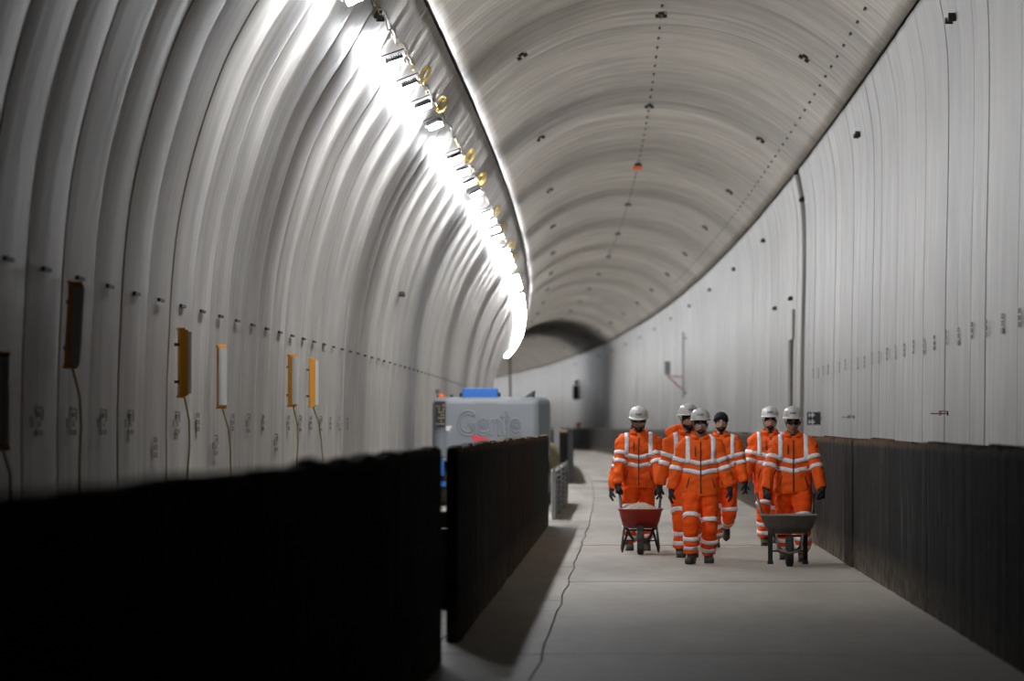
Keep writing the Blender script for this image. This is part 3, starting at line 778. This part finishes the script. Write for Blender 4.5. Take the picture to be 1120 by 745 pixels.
def head_mb(mb, mtx):
    n, m = 26, 36; rings = []
    for i in range(1, n):
        v_ = -PI / 2 + PI * i / n
        rings.append([mtx @ head_pt(2 * PI * k / m, v_) for k in range(m)])
    mb.loft(rings)
    for s_ in (-1, 1):
        mb.tube([mtx @ V((s_ * .074, .012, .024)), mtx @ V((s_ * .082, .018, .004)), mtx @ V((s_ * .077, .010, -.030))], [(.010, .012), (.010, .016), (.007, .009)], 8)

def drape(bvh, rays, off=.005):
    """grid of (origin, direction) rays cast from inside; returns a strip mesh lying on the cloth"""
    grid = []
    for row in rays:
        g = []
        for (o_, d_) in row:
            hit = bvh.ray_cast(o_, d_, .45)
            g.append(None if hit[0] is None else hit[0] + d_.normalized() * off)
        grid.append(g)
    return grid
def strip_obj(name, grid, m, parent, thick=.004):
    mb = MB(); idx = {}
    for i, row in enumerate(grid):
        for j, p in enumerate(row):
            if p is not None: idx[(i, j)] = len(mb.v); mb.v.append(p)
    for i in range(len(grid) - 1):
        for j in range(len(grid[0]) - 1):
            q = [(i, j), (i, j + 1), (i + 1, j + 1), (i + 1, j)]
            if all(k in idx for k in q):
                c = [mb.v[idx[k]] for k in q]
                if max((c[a] - c[a - 1]).length for a in range(4)) < .09: mb.f.append(tuple(idx[k] for k in q))
    if not mb.f: return None
    # every connected piece becomes an object of its own, crumbs are dropped
    par = list(range(len(mb.v)))
    def find(a):
        while par[a] != a: par[a] = par[par[a]]; a = par[a]
        return a
    for f in mb.f:
        for q in f[1:]: par[find(q)] = find(f[0])
    isl = {}
    for f in mb.f: isl.setdefault(find(f[0]), []).append(f)
    o = None
    for fs in isl.values():
        if len(fs) < 6 and len(isl) > 1: continue
        used_ = sorted({i for f in fs for i in f}); mp = {a: b for b, a in enumerate(used_)}
        q = MB(); q.v = [mb.v[i] for i in used_]; q.f = [tuple(mp[i] for i in f) for f in fs]
        o = q.build(name, m, parent, True); sd = o.modifiers.new('s', 'SOLIDIFY'); sd.thickness = thick; sd.offset = 1
    return o

def person(loc, rz, label, scale=1.0, feet=None, hands=None, grip=False, tilt=.2, turn=0.0, headgear='helmet', beard='long', glasses=None, skinm='skin_a', glove='glove', hood=False, shirt='shirt_black', jacket_open=False, seed=0, legs_up=None, girth=1.0, lean=0.0):
    r = empty('person', loc, rz); r.scale = (scale,) * 3; tag(r, label, 'person')
    rn = random.Random(seed)
    # --- skeleton
    hip = V((0, 0, .93)); sh = {-1: V((-.195 * girth, -.01 - lean, 1.415)), 1: V((.195 * girth, -.01 - lean, 1.415))}
    J = {}
    for s_ in (-1, 1):
        an, td = feet[s_]; an = V(an); h_ = hip + V((s_ * .095, 0, -.03))
        J['hip', s_] = h_; J['an', s_] = an; J['kn', s_] = ik(h_, an, .43, .43, (s_ * .12, -1, .15)); J['toe', s_] = V(td).normalized()
        wr_ = V(hands[s_]); J['wr', s_] = wr_; J['el', s_] = ik(sh[s_], wr_, .29, .265, (s_ * .75, 1, 0))
    # --- body, one continuous surface
    H = Matrix.Translation(V((0, -.015 - lean, 1.50))) @ Matrix.Rotation(turn, 4, 'Z') @ Matrix.Rotation(tilt, 4, 'X') @ Matrix.Translation(V((0, -.012, .145)))
    B = MB(); head_mb(B, H)
    B.tube([(0, .01 - lean, 1.38), (0, .0 - lean, 1.46), H @ V((0, .015, -.11)), H @ V((0, .02, -.05))], [.075, .058, .056, .058], 14)
    tor = [(.86, .15, .10), (.95, .155, .105), (1.08, .145, .095), (1.22, .16, .105), (1.34, .17, .105), (1.42, .13, .085), (1.46, .07, .06)]
    def ring_at(z, rx, ry, p=2.4, n=28, cx=0.0, cy=0.0):
        out = []
        for k in range(n):
            a = 2 * PI * k / n; c, s2 = math.cos(a), math.sin(a)
            out.append(V((cx + rx * math.copysign(abs(c) ** (2 / p), c), cy + ry * math.copysign(abs(s2) ** (2 / p), s2), z)))
        return out
    B.loft([ring_at(z, rx, ry, cy=-lean * max(0, (z - .9) / .5)) for z, rx, ry in tor])
    for s_ in (-1, 1):
        limb(B, sh[s_], J['el', s_], J['wr', s_], [(0, .055), (.5, .047), (1, .040), (1.3, .038), (2, .027)])
        limb(B, J['hip', s_], J['kn', s_], J['an', s_] + V((0, 0, .0)), [(0, .082), (.5, .072), (1, .055), (1.35, .055), (2, .037)])
        dn_ = (V((0, 0, -1)) - J['toe', s_] * -J['toe', s_].z).normalized()
        B.tube([J['an', s_] + dn_ * .01, J['an', s_] + J['toe', s_] * .07 + dn_ * .040, J['an', s_] + J['toe', s_] * .14 + dn_ * .050], [.036, .034, .022], 10)
        fd = (J['wr', s_] - J['el', s_]).normalized()
        if grip: hd, pn, sd, cu = (fd * .5 + V((0, -.35, -.6))).normalized(), V((-s_ * .8, .1, -.5)), V((-s_ * .3, -1, 0)), .95
        else: hd, pn, sd, cu = (fd + V((0, 0, -.5))).normalized(), V((-s_, .25, 0)), V((0, -1, 0)), .33
        J['hd', s_] = (hd, pn, sd, cu)
        hand(B, J['wr', s_], hd, pn, sd, 0.0, cu)
    link('body', remesh(B, .0085, 2), M[skinm], r)
    # --- trousers
    T = MB()
    T.loft([ring_at(z, rx * girth, ry * girth, 2.3) for z, rx, ry in ((.80, .155, .115), (.86, .185, .130), (.93, .190, .135), (1.02, .175, .125))])
    for s_ in (-1, 1):
        a = J['an', s_]; k = J['kn', s_]; end = a + (k - a).normalized() * .04
        limb(T, J['hip', s_] + V((0, 0, .0)), k, end, [(0, .112), (.35, .118), (.8, .100), (1.0, .094), (1.3, .092), (1.7, .088), (2, .088)], 18, 22)
    def wrk(c, s0=seed * 7.3):
        q = V((c.x * 7, c.y * 7, c.z * 13 + s0))
        low_ = 1.0 + 1.2 * max(0, .45 - c.z) * 2
        return (.015 * noise.noise(q) + .009 * noise.noise(q * 2.1)) * low_
    tm = remesh(T, .0125, 3, wrk); link('trousers', tm, M['orange2'], r)
    tb = BVHTree.FromPolygons([v.co for v in tm.vertices], [tuple(p.vertices) for p in tm.polygons])
    def around(a, b, t, wdt, n=22, rot=.0):
        ax = (V(b) - V(a)).normalized(); c = V(a).lerp(V(b), t); u = ax.cross(V((0, 1, 0))); 
        if u.length < .1: u = ax.cross(V((1, 0, 0)))
        u.normalize(); v_ = ax.cross(u)
        rows = []
        for w_ in (-wdt / 2, 0, wdt / 2):
            rows.append([(c + ax * w_, u * math.cos(2 * PI * k / n) + v_ * math.sin(2 * PI * k / n)) for k in range(n + 1)])
        return rows
    for s_ in (-1, 1):
        k, a = J['kn', s_], J['an', s_]
        for A_, B_, t in ((J['hip', s_], k, .90), (k, a, .50), (k, a, .76)):
            strip_obj('reflective_band', drape(tb, around(A_, B_, t, .052), .004), M['refl'], r)
    # --- jacket
    K = MB(); g = girth
    prof = [(.80, .205, .150), (.83, .225, .160), (.95, .228, .158), (1.08, .222, .150), (1.22, .228, .148), (1.34, .222, .142), (1.42, .185, .120), (1.465, .125, .100), (1.50, .085, .080)]
    K.loft([ring_at(z, rx * g, ry * g, 2.5, cy=-lean * max(0, (z - .9) / .5)) for z, rx, ry in prof])
    for s_ in (-1, 1):
        el, wr_ = J['el', s_], J['wr', s_]
        K.tube([V((s_ * .05, -lean, 1.425)), V((s_ * .12, -lean * .9, 1.415)), sh[s_] + V((-s_ * .02, 0, -.015)), sh[s_] + V((s_ * .012, 0, -.045)), sh[s_].lerp(el, .35)], [.075, .088, .094, .096, .088], 16)
        limb(K, sh[s_] + V((-s_ * .01, 0, -.045)), el, wr_ + (wr_ - el).normalized() * -.015, [(0, .094), (.4, .088), (1, .074), (1.4, .072), (1.85, .066), (2, .056)], 18, 20)
    def wrj(c, s0=seed * 3.1):
        q = V((c.x * 8, c.y * 8, c.z * 9 + s0)); arm = 1.5 if abs(c.x) > .24 else 1
        return (.013 * noise.noise(q) + .008 * noise.noise(q * 2.3)) * arm
    jm = remesh(K, .012, 3, wrj); link('jacket', jm, M['orange'], r)
    jb = BVHTree.FromPolygons([v.co for v in jm.vertices], [tuple(p.vertices) for p in jm.polygons])
    cyl = lambda z: -lean * max(0, (z - .9) / .5)
    for zc in (1.215, 1.105):
        rows = []
        for w_ in (-.027, 0, .027):
            row = []
            for k in range(49):
                a = 2 * PI * k / 48; dip = -.028 * max(0, -math.sin(a)) ** 6 * 1.0
                z = zc + w_ + dip; row.append((V((0, cyl(z), z)), V((math.cos(a), math.sin(a), 0))))
            rows.append(row)
        strip_obj('reflective_band', [[None if (p is None or abs(p.x) > .232 * g) else p for p in row] for row in drape(jb, rows)], M['refl'], r)
    for s_ in (-1, 1):
        for zt in (1.225, 1.125):
            a, b = sh[s_], J['el', s_]
            L_ = (a.z - zt) / max(.05, (a.z - b.z))
            if L_ < 1: rows = around(a, b, L_, .052)
            else: rows = around(b, J['wr', s_], min(.4, L_ - 1), .052)
            strip_obj('reflective_band', drape(jb, rows, .005), M['refl'], r)
        # strap over the shoulder
        cols = []
        xs = [s_ * (.150 * g + d_) for d_ in (-.026, 0, .026)]
        rows = []
        path = [('f', z) for z in (1.19, 1.22, 1.25, 1.28, 1.31)] + [('a', a) for a in range(-80, 81, 10)] + [('b', z) for z in (1.31, 1.28, 1.25, 1.22, 1.19)]
        for x in xs:
            row = []
            for kd, q in path:
                if kd == 'f': row.append((V((x, cyl(q), q)), V((0, -1, 0))))
                elif kd == 'b': row.append((V((x, cyl(q), q)), V((0, 1, 0))))
                else: row.append((V((x, cyl(1.31), 1.31)), V((0, math.sin(math.radians(q)), math.cos(math.radians(q))))))
            rows.append(row)
        strip_obj('reflective_band', drape(jb, rows, .006), M['refl'], r)
    def vline(x, z0, z1, wd, nm='zip'):
        zs = [z0 + (z1 - z0) * i / 12 for i in range(13)]
        rows = [[(V((xx, cyl(z), z)), V((0, -1, 0))) for z in zs] for xx in (x - wd / 2, x + wd / 2)]
        strip_obj(nm, drape(jb, rows, .009), M['zip'], r, .003)
    vline(0, .83, 1.44, .014); vline(-.062, 1.27, 1.385, .012, 'pocket_zip'); 
    for s_ in (-1, 1):
        rows = [[(V((s_ * (.135 + .03 * i / 6) + e, 0, .90 + .12 * (1 - i / 6))), V((0, -1, 0))) for i in range(7)] for e in (-.005, .005)]
        strip_obj('pocket_opening', drape(jb, rows, .006), M['zip'], r, .003)
    # collar: an open standing band, lower in front
    C = MB(); n = 28; rows = []
    for k in range(n + 1):
        a = -PI / 2 + .28 + (2 * PI - .56) * k / n; back = max(0, math.sin(a)); fr = max(0, -math.sin(a))
        top = 1.535 + .03 * back - .03 * fr ** 3; fl_ = .012 * fr
        c, s2 = math.cos(a), math.sin(a)
        rows.append([V((c * .112, s2 * .10 - lean, 1.445)), V((c * .098, s2 * .094 - lean, 1.49)), V((c * (.092 + fl_), s2 * (.09 + fl_) - lean, top)), V((c * (.106 + fl_ * 1.6), s2 * (.102 + fl_ * 1.5) - lean, top - .012)), V((c * .118, s2 * .112 - lean, 1.47))])
    for row in rows: C.v += row
    for i in range(n):
        for k in range(4): C.f.append((5 * i + k, 5 * i + k + 1, 5 * i + k + 6, 5 * i + k + 5))
    o = C.build('collar', M['orange'], r, True); sd_ = o.modifiers.new('s', 'SOLIDIFY'); sd_.thickness = .006
    S = MB(); S.tube([(0, .0 - lean, 1.40), (0, -.008 - lean, 1.47), (0, -.012 - lean, 1.515)], [(.10, .095), (.082, .082), (.068, .070)], 18, side=(1, 0, 0)); S.build('undershirt', M[shirt], r, True)
    if hood:
        Hd = MB()
        Hd.tube([(-.19, .0, 1.47), (-.14, .07, 1.53), (0, .11, 1.55), (.14, .07, 1.53), (.19, .0, 1.47)], [.045, .06, .062, .06, .045], 12)
        Hd.tube([(-.19, -.02, 1.44), (-.235, .02, 1.50), (-.15, .08, 1.54)], [.04, .05, .045], 10)
        link('hood', remesh(Hd, .014, 2, lambda c: .010 * noise.noise(c * 14)), M['orange'], r)
    # --- gloves and boots
    for s_ in (-1, 1):
        G = MB(); hd, pn, sd, cu = J['hd', s_]; hand(G, J['wr', s_], hd, pn, sd, .0045, cu)
        G.tube([J['wr', s_] - hd * .05, J['wr', s_] + hd * .02], [.040, .036], 12)
        link('glove', remesh(G, .0075, 1), M[glove], r)
        F = MB(); a = J['an', s_]; td = J['toe', s_]; up = V((0, 0, 1)) if abs(td.z) < .4 else V((0, 0, 1))
        dn = (-up - td * (-up).dot(td)).normalized()
        kn = (J['kn', s_] - a).normalized()
        F.tube([a + kn * .14, a + kn * .05, a - td * .005 + dn * .03], [(.058, .066), (.055, .062), (.052, .060)], 14)
        sx_ = td.cross(dn).normalized()
        F.tube([a - td * .085 + dn * .05, a - td * .055 + dn * .045, a + td * .02 + dn * .035, a + td * .10 + dn * .042, a + td * .165 + dn * .052, a + td * .20 + dn * .058], [(.030, .025), (.046, .046), (.052, .052), (.056, .044), (.052, .036), (.034, .022)], 14, side=sx_)
        bo = link('boot', remesh(F, .010, 2, lambda c: .003 * noise.noise(c * 30)), M['boot'], r)
        So = MB(); So.tube([a + td * .0 + dn * .072, a + td * .0 + dn * .093], 1.0, 20, side=td); 
        cc_ = a + td * .055 + dn * .08
        So = MB(); ring = []
        for dz in (.0, .02):
            ring.append([cc_ + td * (.150 * math.cos(q)) + sx_ * (.056 * math.sin(q) * (1 + .12 * math.cos(q))) + dn * dz * 1.0 - dn * .012 for q in [2 * PI * k / 20 for k in range(20)]])
        So.loft(ring); So.build('sole', M['tyre2'], bo)
    # --- face and headgear
    for s_ in (-1, 1):
        E = MB(); E.ball((s_ * .031, -.080, .0), .0125, 8, H); eo = E.build('eye', M['eye'], r, True)
        E = MB(); E.ball((s_ * .031, -.0895, -.001), (.006, .004, .006), 6, H); E.build('iris', M['iris'], eo, True)
        E = MB(); E.tube([H @ V((s_ * .050, -.086, .020)), H @ V((s_ * .033, -.098, .025)), H @ V((s_ * .014, -.101, .020))], [.003, .0055, .004], 6); E.build('eyebrow', M['hair'], r)
    E = MB(); E.tube([H @ V((-.024, -.094, -.070)), H @ V((-.01, -.103, -.067)), H @ V((0, -.104, -.069)), H @ V((.01, -.103, -.067)), H @ V((.024, -.094, -.070))], [.002, .006, .0065, .006, .002], 8); E.build('lips', M['lips'], r)
    if beard:
        lng = {'long': .045, 'short': .006, 'mid': .02}[beard]; thick = {'long': 1.16, 'short': 1.045, 'mid': 1.09}[beard]
        Bd = MB(); nu, nv = 30, 14; idx = {}
        for i in range(nu + 1):
            u = -1.75 + 3.5 * i / nu
            for j in range(nv + 1):
                top = (-.36 if beard == 'long' else -.46) - .14 * math.cos(u) if abs(u) > .5 else (-.48 if beard == 'long' else -.58)
                v_ = top + (-PI / 2 + .12 - top) * j / nv
                p = head_pt(u, v_); e = math.sin(PI * min(1, j / nv + .12) * .8)
                p = V((p.x * (1 + (thick - 1) * e), p.y * (1 + (thick - 1) * e), p.z - lng * max(0, math.cos(u)) ** 2 * (j / nv) ** 1.5 + .0))
                p *= 1 + .012 * noise.noise(p * 90)
                idx[i, j] = len(Bd.v); Bd.v.append(H @ p)
        for i in range(nu):
            for j in range(nv):
                uc = -1.75 + 3.5 * (i + .5) / nu
                if abs(uc) < .24 and j < 1: continue
                Bd.f.append((idx[i, j], idx[i, j + 1], idx[i + 1, j + 1], idx[i + 1, j]))
        bm_ = M['stubble' if beard != 'long' else 'beard']; bo = Bd.build('beard', bm_, r, True); sd_ = bo.modifiers.new('s', 'SOLIDIFY'); sd_.thickness = .006; sd_.offset = 1
        Mo = MB(); Mo.tube([H @ V((-.034, -.088, -.074)), H @ V((-.018, -.104, -.057)), H @ V((0, -.108, -.054)), H @ V((.018, -.104, -.057)), H @ V((.034, -.088, -.074))], [.005, .007, .006, .007, .005], 7); Mo.build('moustache', bm_, r)
    # hair cap
    Hc = MB(); rings = []
    for i in range(8):
        v_ = -.25 + (PI / 2 - .05 + .25) * i / 7; row = []
        for k in range(28):
            u = 2 * PI * k / 28; vv = max(v_, .42 - .65 * min(1, abs(((u + PI) % (2 * PI)) - PI) / 1.5)); vv = max(vv, v_)
            row.append(H @ (head_pt(u, vv) * 1.035))
        rings.append(row)
    Hc.loft(rings, cap=False); Hc.f.append(tuple(7 * 28 + k for k in range(28))); Hc.build('hair', M['hair'], r, True)
    HH = H @ Matrix.Translation(V((0, .004, .036))) @ Matrix.Rotation(-.10, 4, 'X')
    if headgear == 'helmet':
        he = MB(); rings = []; n = 36
        prof_h = [(1.02, -.006), (1.0, .0), (.995, .025), (.96, .055), (.86, .086), (.68, .109), (.42, .125), (.15, .131)]
        for (q, z) in prof_h:
            row = []
            for k in range(n):
                a = 2 * PI * k / n; x = .116 * q * math.cos(a); y = .140 * q * math.sin(a)
                ridge = .007 if abs(x) < .022 and z > .05 else 0
                row.append(HH @ V((x, y + .0, z + .028 + ridge)))
            rings.append(row)
        he.loft(rings)
        ho = he.build('helmet', M['helmet'], r, True)
        br = MB(); rows = []
        for k in range(n):
            a = 2 * PI * k / n; c, s2 = math.cos(a), math.sin(a); pk_ = max(0, -s2) ** 2
            rows.append([V((.113 * c, .137 * s2, .032)), V((.126 * c + 0, .150 * s2 - .040 * pk_, .022 - .006 * pk_)), V((.126 * c, .150 * s2 - .040 * pk_, .015 - .006 * pk_)), V((.110 * c, .134 * s2, .018))])
        for row in rows: br.v += [HH @ p for p in row]
        for i in range(n):
            j = (i + 1) % n
            for k in range(4): br.f.append((4 * i + k, 4 * i + (k + 1) % 4, 4 * j + (k + 1) % 4, 4 * j + k))
        br.build('brim', M['helmet'], ho, True)
        lg = MB(); hb = BVHTree.FromPolygons([v.co for v in ho.data.vertices], [tuple(p.vertices) for p in ho.data.polygons])
        for i in range(5):
            x = -.034 + i * .015
            def onh(xx, zz): 
                h_ = hb.ray_cast(HH @ V((xx, 0, zz)), (HH.to_3x3() @ V((0, -1, 0))).normalized(), .3); return h_[0] + (HH.to_3x3() @ V((0, -.004, 0)))
            k0 = len(lg.v); cells = [(x - .005, .066), (x + .005, .066), (x + .0065, .078), (x - .0035, .078), (x + .008, .090), (x - .002, .090)]
            lg.v += [onh(*c) for c in cells]; lg.f += [(k0, k0 + 1, k0 + 2, k0 + 3), (k0 + 3, k0 + 2, k0 + 4, k0 + 5)]
        lo = lg.build('logo', M['logo'], ho); sdm = lo.modifiers.new('s', 'SOLIDIFY'); sdm.thickness = .002; sdm.offset = 0
        st = MB()
        for s_ in (-1, 1): st.tube([H @ V((s_ * .098, .02, .03)), H @ V((s_ * .082, .0, -.03)), H @ V((s_ * .06, -.03, -.10)), H @ V((0, -.055, -.132))], .004, 5)
        st.build('chin_strap', M['black'], ho)
    elif headgear == 'turban':
        tu = MB(); rings = []; n = 36
        for i in range(12):
            v_ = -.30 + (PI / 2 - .08 + .30) * i / 11; row = []
            for k in range(n):
                u = 2 * PI * k / n; lift_ = .040 * max(0, math.cos(u)) ** 2
                q = .009 * math.sin(v_ * 26 + 1.3 * math.cos(u))
                rx_ = .100 + q * .5; p = V((rx_ * math.cos(v_) * math.sin(u), -(.118 + q * .5) * math.cos(v_) * math.cos(u) + .012, .108 * math.sin(v_) + .050 + lift_ * (1 - i / 11)))
                row.append(H @ p)
            rings.append(row)
        tu.loft(rings); tu.build('turban', M['turban'], r, True)
    if glasses:
        gl = MB(); gm_ = M['shades'] if glasses == 'dark' else M['glass']
        for s_ in (-1, 1):
            pts_ = [V((s_ * (.031 + .027 * math.cos(q)), -.107 + .010 * abs(math.cos(q)) * (1 if math.cos(q) > 0 else 0), .0 + .017 * math.sin(q))) for q in [2 * PI * k / 14 for k in range(14)]]
            gl.add([H @ p for p in pts_] + [H @ (p + V((0, .004, 0))) for p in pts_], [tuple(range(14)), tuple(reversed(range(14, 28)))] + [(k, (k + 1) % 14, 14 + (k + 1) % 14, 14 + k) for k in range(14)])
        go = gl.build('glasses', gm_, r)
        fr = MB(); fr.tube([H @ V((-.082, .01, .004)), H @ V((-.080, -.06, .010)), H @ V((-.056, -.100, .014)), H @ V((-.03, -.109, .018)), H @ V((0, -.112, .014)), H @ V((.03, -.109, .018)), H @ V((.056, -.100, .014)), H @ V((.080, -.06, .010)), H @ V((.082, .01, .004))], .0028 if glasses != 'dark' else .005, 6)
        fr.build('frame', M['black'] if glasses == 'dark' else M['steel'], go)
    return r

FLAT = (0, -1, 0)
Yx = lambda px, Y: (px - 684) * Y / FPX
def stand(px, Y): return (Yx(px, Y), Y, 0)
pA = person(stand(698.5, 66.8), 0, 'worker with long black beard and lowered head pushing the red wheelbarrow', 1.03,
    feet={-1: ((-.115, -.02, .095), FLAT), 1: ((.10, .42, .14), (0, -.85, -.5))},
    hands={-1: (-.265, -.34, .83), 1: (.265, -.34, .83)}, grip=True, tilt=.26, beard='long', glasses='clear', skinm='skin_a', seed=1, lean=.05)
pG = person(stand(697.0, 69.2), .06, 'worker mostly hidden behind the bearded man with the red wheelbarrow', .955,
    feet={-1: ((-.10, .35, .10), FLAT), 1: ((.10, -.05, .095), FLAT)},
    hands={-1: (-.37, -.10, .80), 1: (.30, -.06, .82)}, tilt=.50, headgear='turban', beard='short', hood=True, seed=2, girth=1.14)
pB = person(stand(752, 63.4), .10, 'helmeted bearded worker with bunched hood, half hidden behind the middle man', 1.035,
    feet={-1: ((-.10, -.10, .095), FLAT), 1: ((.10, .30, .11), (0, -.95, -.2))},
    hands={-1: (-.34, -.05, .86), 1: (.30, -.1, .84)}, tilt=.04, turn=.2, beard='long', hood=True, skinm='skin_b', seed=3)
pC = person(stand(766, 60.6), 0, 'middle worker in front, short beard, clear glasses and purple gloves', 1.0,
    feet={-1: ((-.105, -.10, .10), (-.25, -1, -.05)), 1: ((.095, .12, .095), (.1, -1, 0))},
    hands={-1: (-.345, -.08, .865), 1: (.345, -.10, .885)}, tilt=.06, beard='short', glasses='clear', skinm='skin_b', glove='glove_p', shirt='shirt_grey', seed=4)
pD = person(stand(788.5, 68.6), 0, 'worker in a navy turban with a full black beard, one foot lifted', 1.01,
    feet={-1: ((-.07, -.02, .095), FLAT), 1: ((.075, .40, .30), (0.05, -.42, -1))},
    hands={-1: (-.28, -.02, .86), 1: (.31, -.12, .86)}, tilt=-.06, headgear='turban', beard='long', glasses=None, skinm='skin_b', seed=5)
pE = person(stand(842, 69.6), .05, 'helmeted worker with chin strap behind and left of the grey wheelbarrow', 1.03,
    feet={-1: ((-.08, -.08, .095), FLAT), 1: ((.10, .30, .12), FLAT)},
    hands={-1: (-.335, -.12, .84), 1: (.28, 0, .86)}, tilt=.06, turn=-.05, beard='mid', skinm='skin_b', seed=6)
pF = person(stand(867, 61.4), 0, 'worker in black sunglasses pushing the grey cement-covered wheelbarrow', 1.015,
    feet={-1: ((-.10, .30, .11), FLAT), 1: ((.11, -.02, .095), FLAT)},
    hands={-1: (-.33, -.32, .85), 1: (.33, -.32, .85)}, grip=True, tilt=.10, beard=None, glasses='dark', skinm='skin_c', seed=7)

# ================================================================== WHEELBARROWS
def barrow(loc, label, trm, frm, tym, rim_w, bot_w, rim_z, bot_z, hx, hz, legs, loop=False, wl_=.09, R=.185, rear=1.28):
    """wheel axle over the origin, handles run to +y"""
    r = empty('wheelbarrow', loc); tag(r, label, 'wheelbarrow')
    def rr(w, y0, y1, z, n=5, rad=.09, zf=0.0):
        pts = []
        for (cx, cy, a0) in ((w / 2 - rad, y0 + rad, -PI / 2), (w / 2 - rad, y1 - rad, 0), (-w / 2 + rad, y1 - rad, PI / 2), (-w / 2 + rad, y0 + rad, PI)):
            for i in range(n):
                a = a0 + PI / 2 * i / (n - 1); y = cy + rad * math.sin(a); pts.append(V((cx + rad * math.cos(a), y, z + zf * (1 - (y - y0) / (y1 - y0)))))
        return pts
    T = MB(); yf, yb_ = -.12, .78
    T.loft([rr(bot_w, yf + .22, yb_ - .18, bot_z, rad=.07), rr((rim_w + bot_w) / 2, yf + .09, yb_ - .08, (rim_z + bot_z) / 2 - .02, rad=.09), rr(rim_w - .03, yf, yb_, rim_z - .01), rr(rim_w, yf - .015, yb_ + .015, rim_z), rr(rim_w, yf - .015, yb_ + .015, rim_z + .012), rr(rim_w - .05, yf + .01, yb_ - .01, rim_z - .0), rr((rim_w + bot_w) / 2 - .02, yf + .10, yb_ - .09, (rim_z + bot_z) / 2), rr(bot_w - .02, yf + .23, yb_ - .19, bot_z + .015, rad=.07)])
    tr = T.build('tray', trm, r, True); 
    wh = MB(); prof_w = [(-wl_ / 2, R * .62), (-wl_ / 2, R * .85), (-wl_ * .36, R * .97), (0, R), (wl_ * .36, R * .97), (wl_ / 2, R * .85), (wl_ / 2, R * .62)]
    n = 28
    for (x, q) in prof_w: wh.v += [V((x, q * math.cos(2 * PI * k / n), R + q * math.sin(2 * PI * k / n))) for k in range(n)]
    for i in range(len(prof_w)):
        j = (i + 1) % len(prof_w)
        for k in range(n): wh.f.append((i * n + k, i * n + (k + 1) % n, j * n + (k + 1) % n, j * n + k))
    wo = wh.build('wheel', tym, r, True)
    wh = MB(); wh.tube([(-wl_ * .3, 0, R), (wl_ * .3, 0, R)], R * .63, 18); wh.tube([(-wl_ * .9, 0, R), (wl_ * .9, 0, R)], .02, 10); wh.build('hub', M['steel'], wo)
    tr_ = MB()
    for k in range(24):
        a = 2 * PI * k / 24; tr_.box(-wl_ * .38, wl_ * .38, -.008, .008, R * .965, R * 1.012, Matrix.Translation(V((0, 0, R))) @ Matrix.Rotation(a, 4, 'X'))
    tr_.build('tread', tym, wo)
    for s_ in (-1, 1):
        h = MB(); tr = .017
        h.tube([(s_ * wl_ * .95, 0, R), (s_ * .13, .10, R + .05), (s_ * .16, .30, bot_z - .02), (s_ * .20, .65, bot_z - .01), (s_ * hx * .9, .95, (bot_z + hz) / 2 + .02), (s_ * hx, rear, hz)], tr, 8); ho = h.build('handle', frm, r, True)
        h = MB(); h.tube([(s_ * hx, rear - .10, hz - .035), (s_ * hx, rear + .03, hz + .01)], .021, 8); h.build('grip', M['black'], ho)
        lg = MB()
        if legs == 'v': lg.tube([(s_ * .155, .42, bot_z - .02), (s_ * .225, .60, .055), (s_ * .232, .66, .02), (s_ * .240, .72, .06), (s_ * .205, .80, bot_z + .02)], .015, 8)
        else: lg.box(s_ * .205 - .028, s_ * .205 + .028, .62, .66, .03, bot_z + .03); lg.box(s_ * .205 - .034, s_ * .205 + .034, .58, .70, 0.01, .05)
        lg.build('leg', frm, r, True if legs == 'v' else False, bevel=0 if legs == 'v' else .004)
    b = MB(); b.tube([(-.23, .68, .16), (.23, .68, .16)], .011, 6); b.tube([(-.17, .35, bot_z - .03), (.17, .35, bot_z - .03)], .014, 6); b.build('cross_bar', frm, r)
    if loop:
        b = MB(); b.tube([(s * .155, .02 - .18 * math.cos(s * PI / 2 * .9) - .02, .16 + .0 + .06 * abs(s) ** 2 + (.16 if abs(s) > .95 else 0)) for s in [-1 + i / 8 for i in range(17)]], .012, 8); b.build('wheel_guard', M['grey_tray'], r, True)
    return r, yf, yb_
def heap(loc, w, y0, y1, z, peak, m, label, nm):
    mb = MB(); n, k_ = 8, 26; c = V((0, (y0 + y1) / 2, 0)); rings = []
    for i in range(n):
        q = 1 - i / n
        rings.append([V((w / 2 * q * math.copysign(abs(math.cos(a)) ** .8, math.cos(a)), c.y + (y1 - y0) / 2 * q * math.copysign(abs(math.sin(a)) ** .8, math.sin(a)), z + peak * (1 - q ** 1.6) + .012 * noise.noise(V((a * 2, q * 5, 0))) * (i > 0))) for a in [2 * PI * j / k_ for j in range(k_)]])
    mb.loft([[v + V((0, 0, -.06)) for v in rings[0]]] + rings); o = mb.build(nm, m, None, True); o.location = loc; tag(o, label, 'pile'); return o
xa = Yx(700.5, 65.0); xf = Yx(863.5, 59.45)
barrow((xa, 65.05, 0), 'red wheelbarrow loaded with sand, pushed by the left worker', M['red_tray'], M['black'], M['tyre'], .575, .40, .565, .33, .275, .80, 'v', R=.185, rear=1.50)
heap((xa, 65.05, 0), .50, -.08, .74, .555, .10, M['sand'], 'pale sand heaped in the red wheelbarrow', 'sand_heap')
barrow((xf, 59.55, 0), 'grey cement-caked wheelbarrow with green handles, pushed by the right worker', M['grey_tray'], M['green_frame'], M['tyre2'], .67, .43, .585, .375, .34, .81, 'flat', loop=True, R=.18, rear=1.58)
heap((xf, 59.55, 0), .60, -.08, .74, .575, .03, M['mortar'], 'brown mortar lying level in the grey wheelbarrow', 'mortar_load')
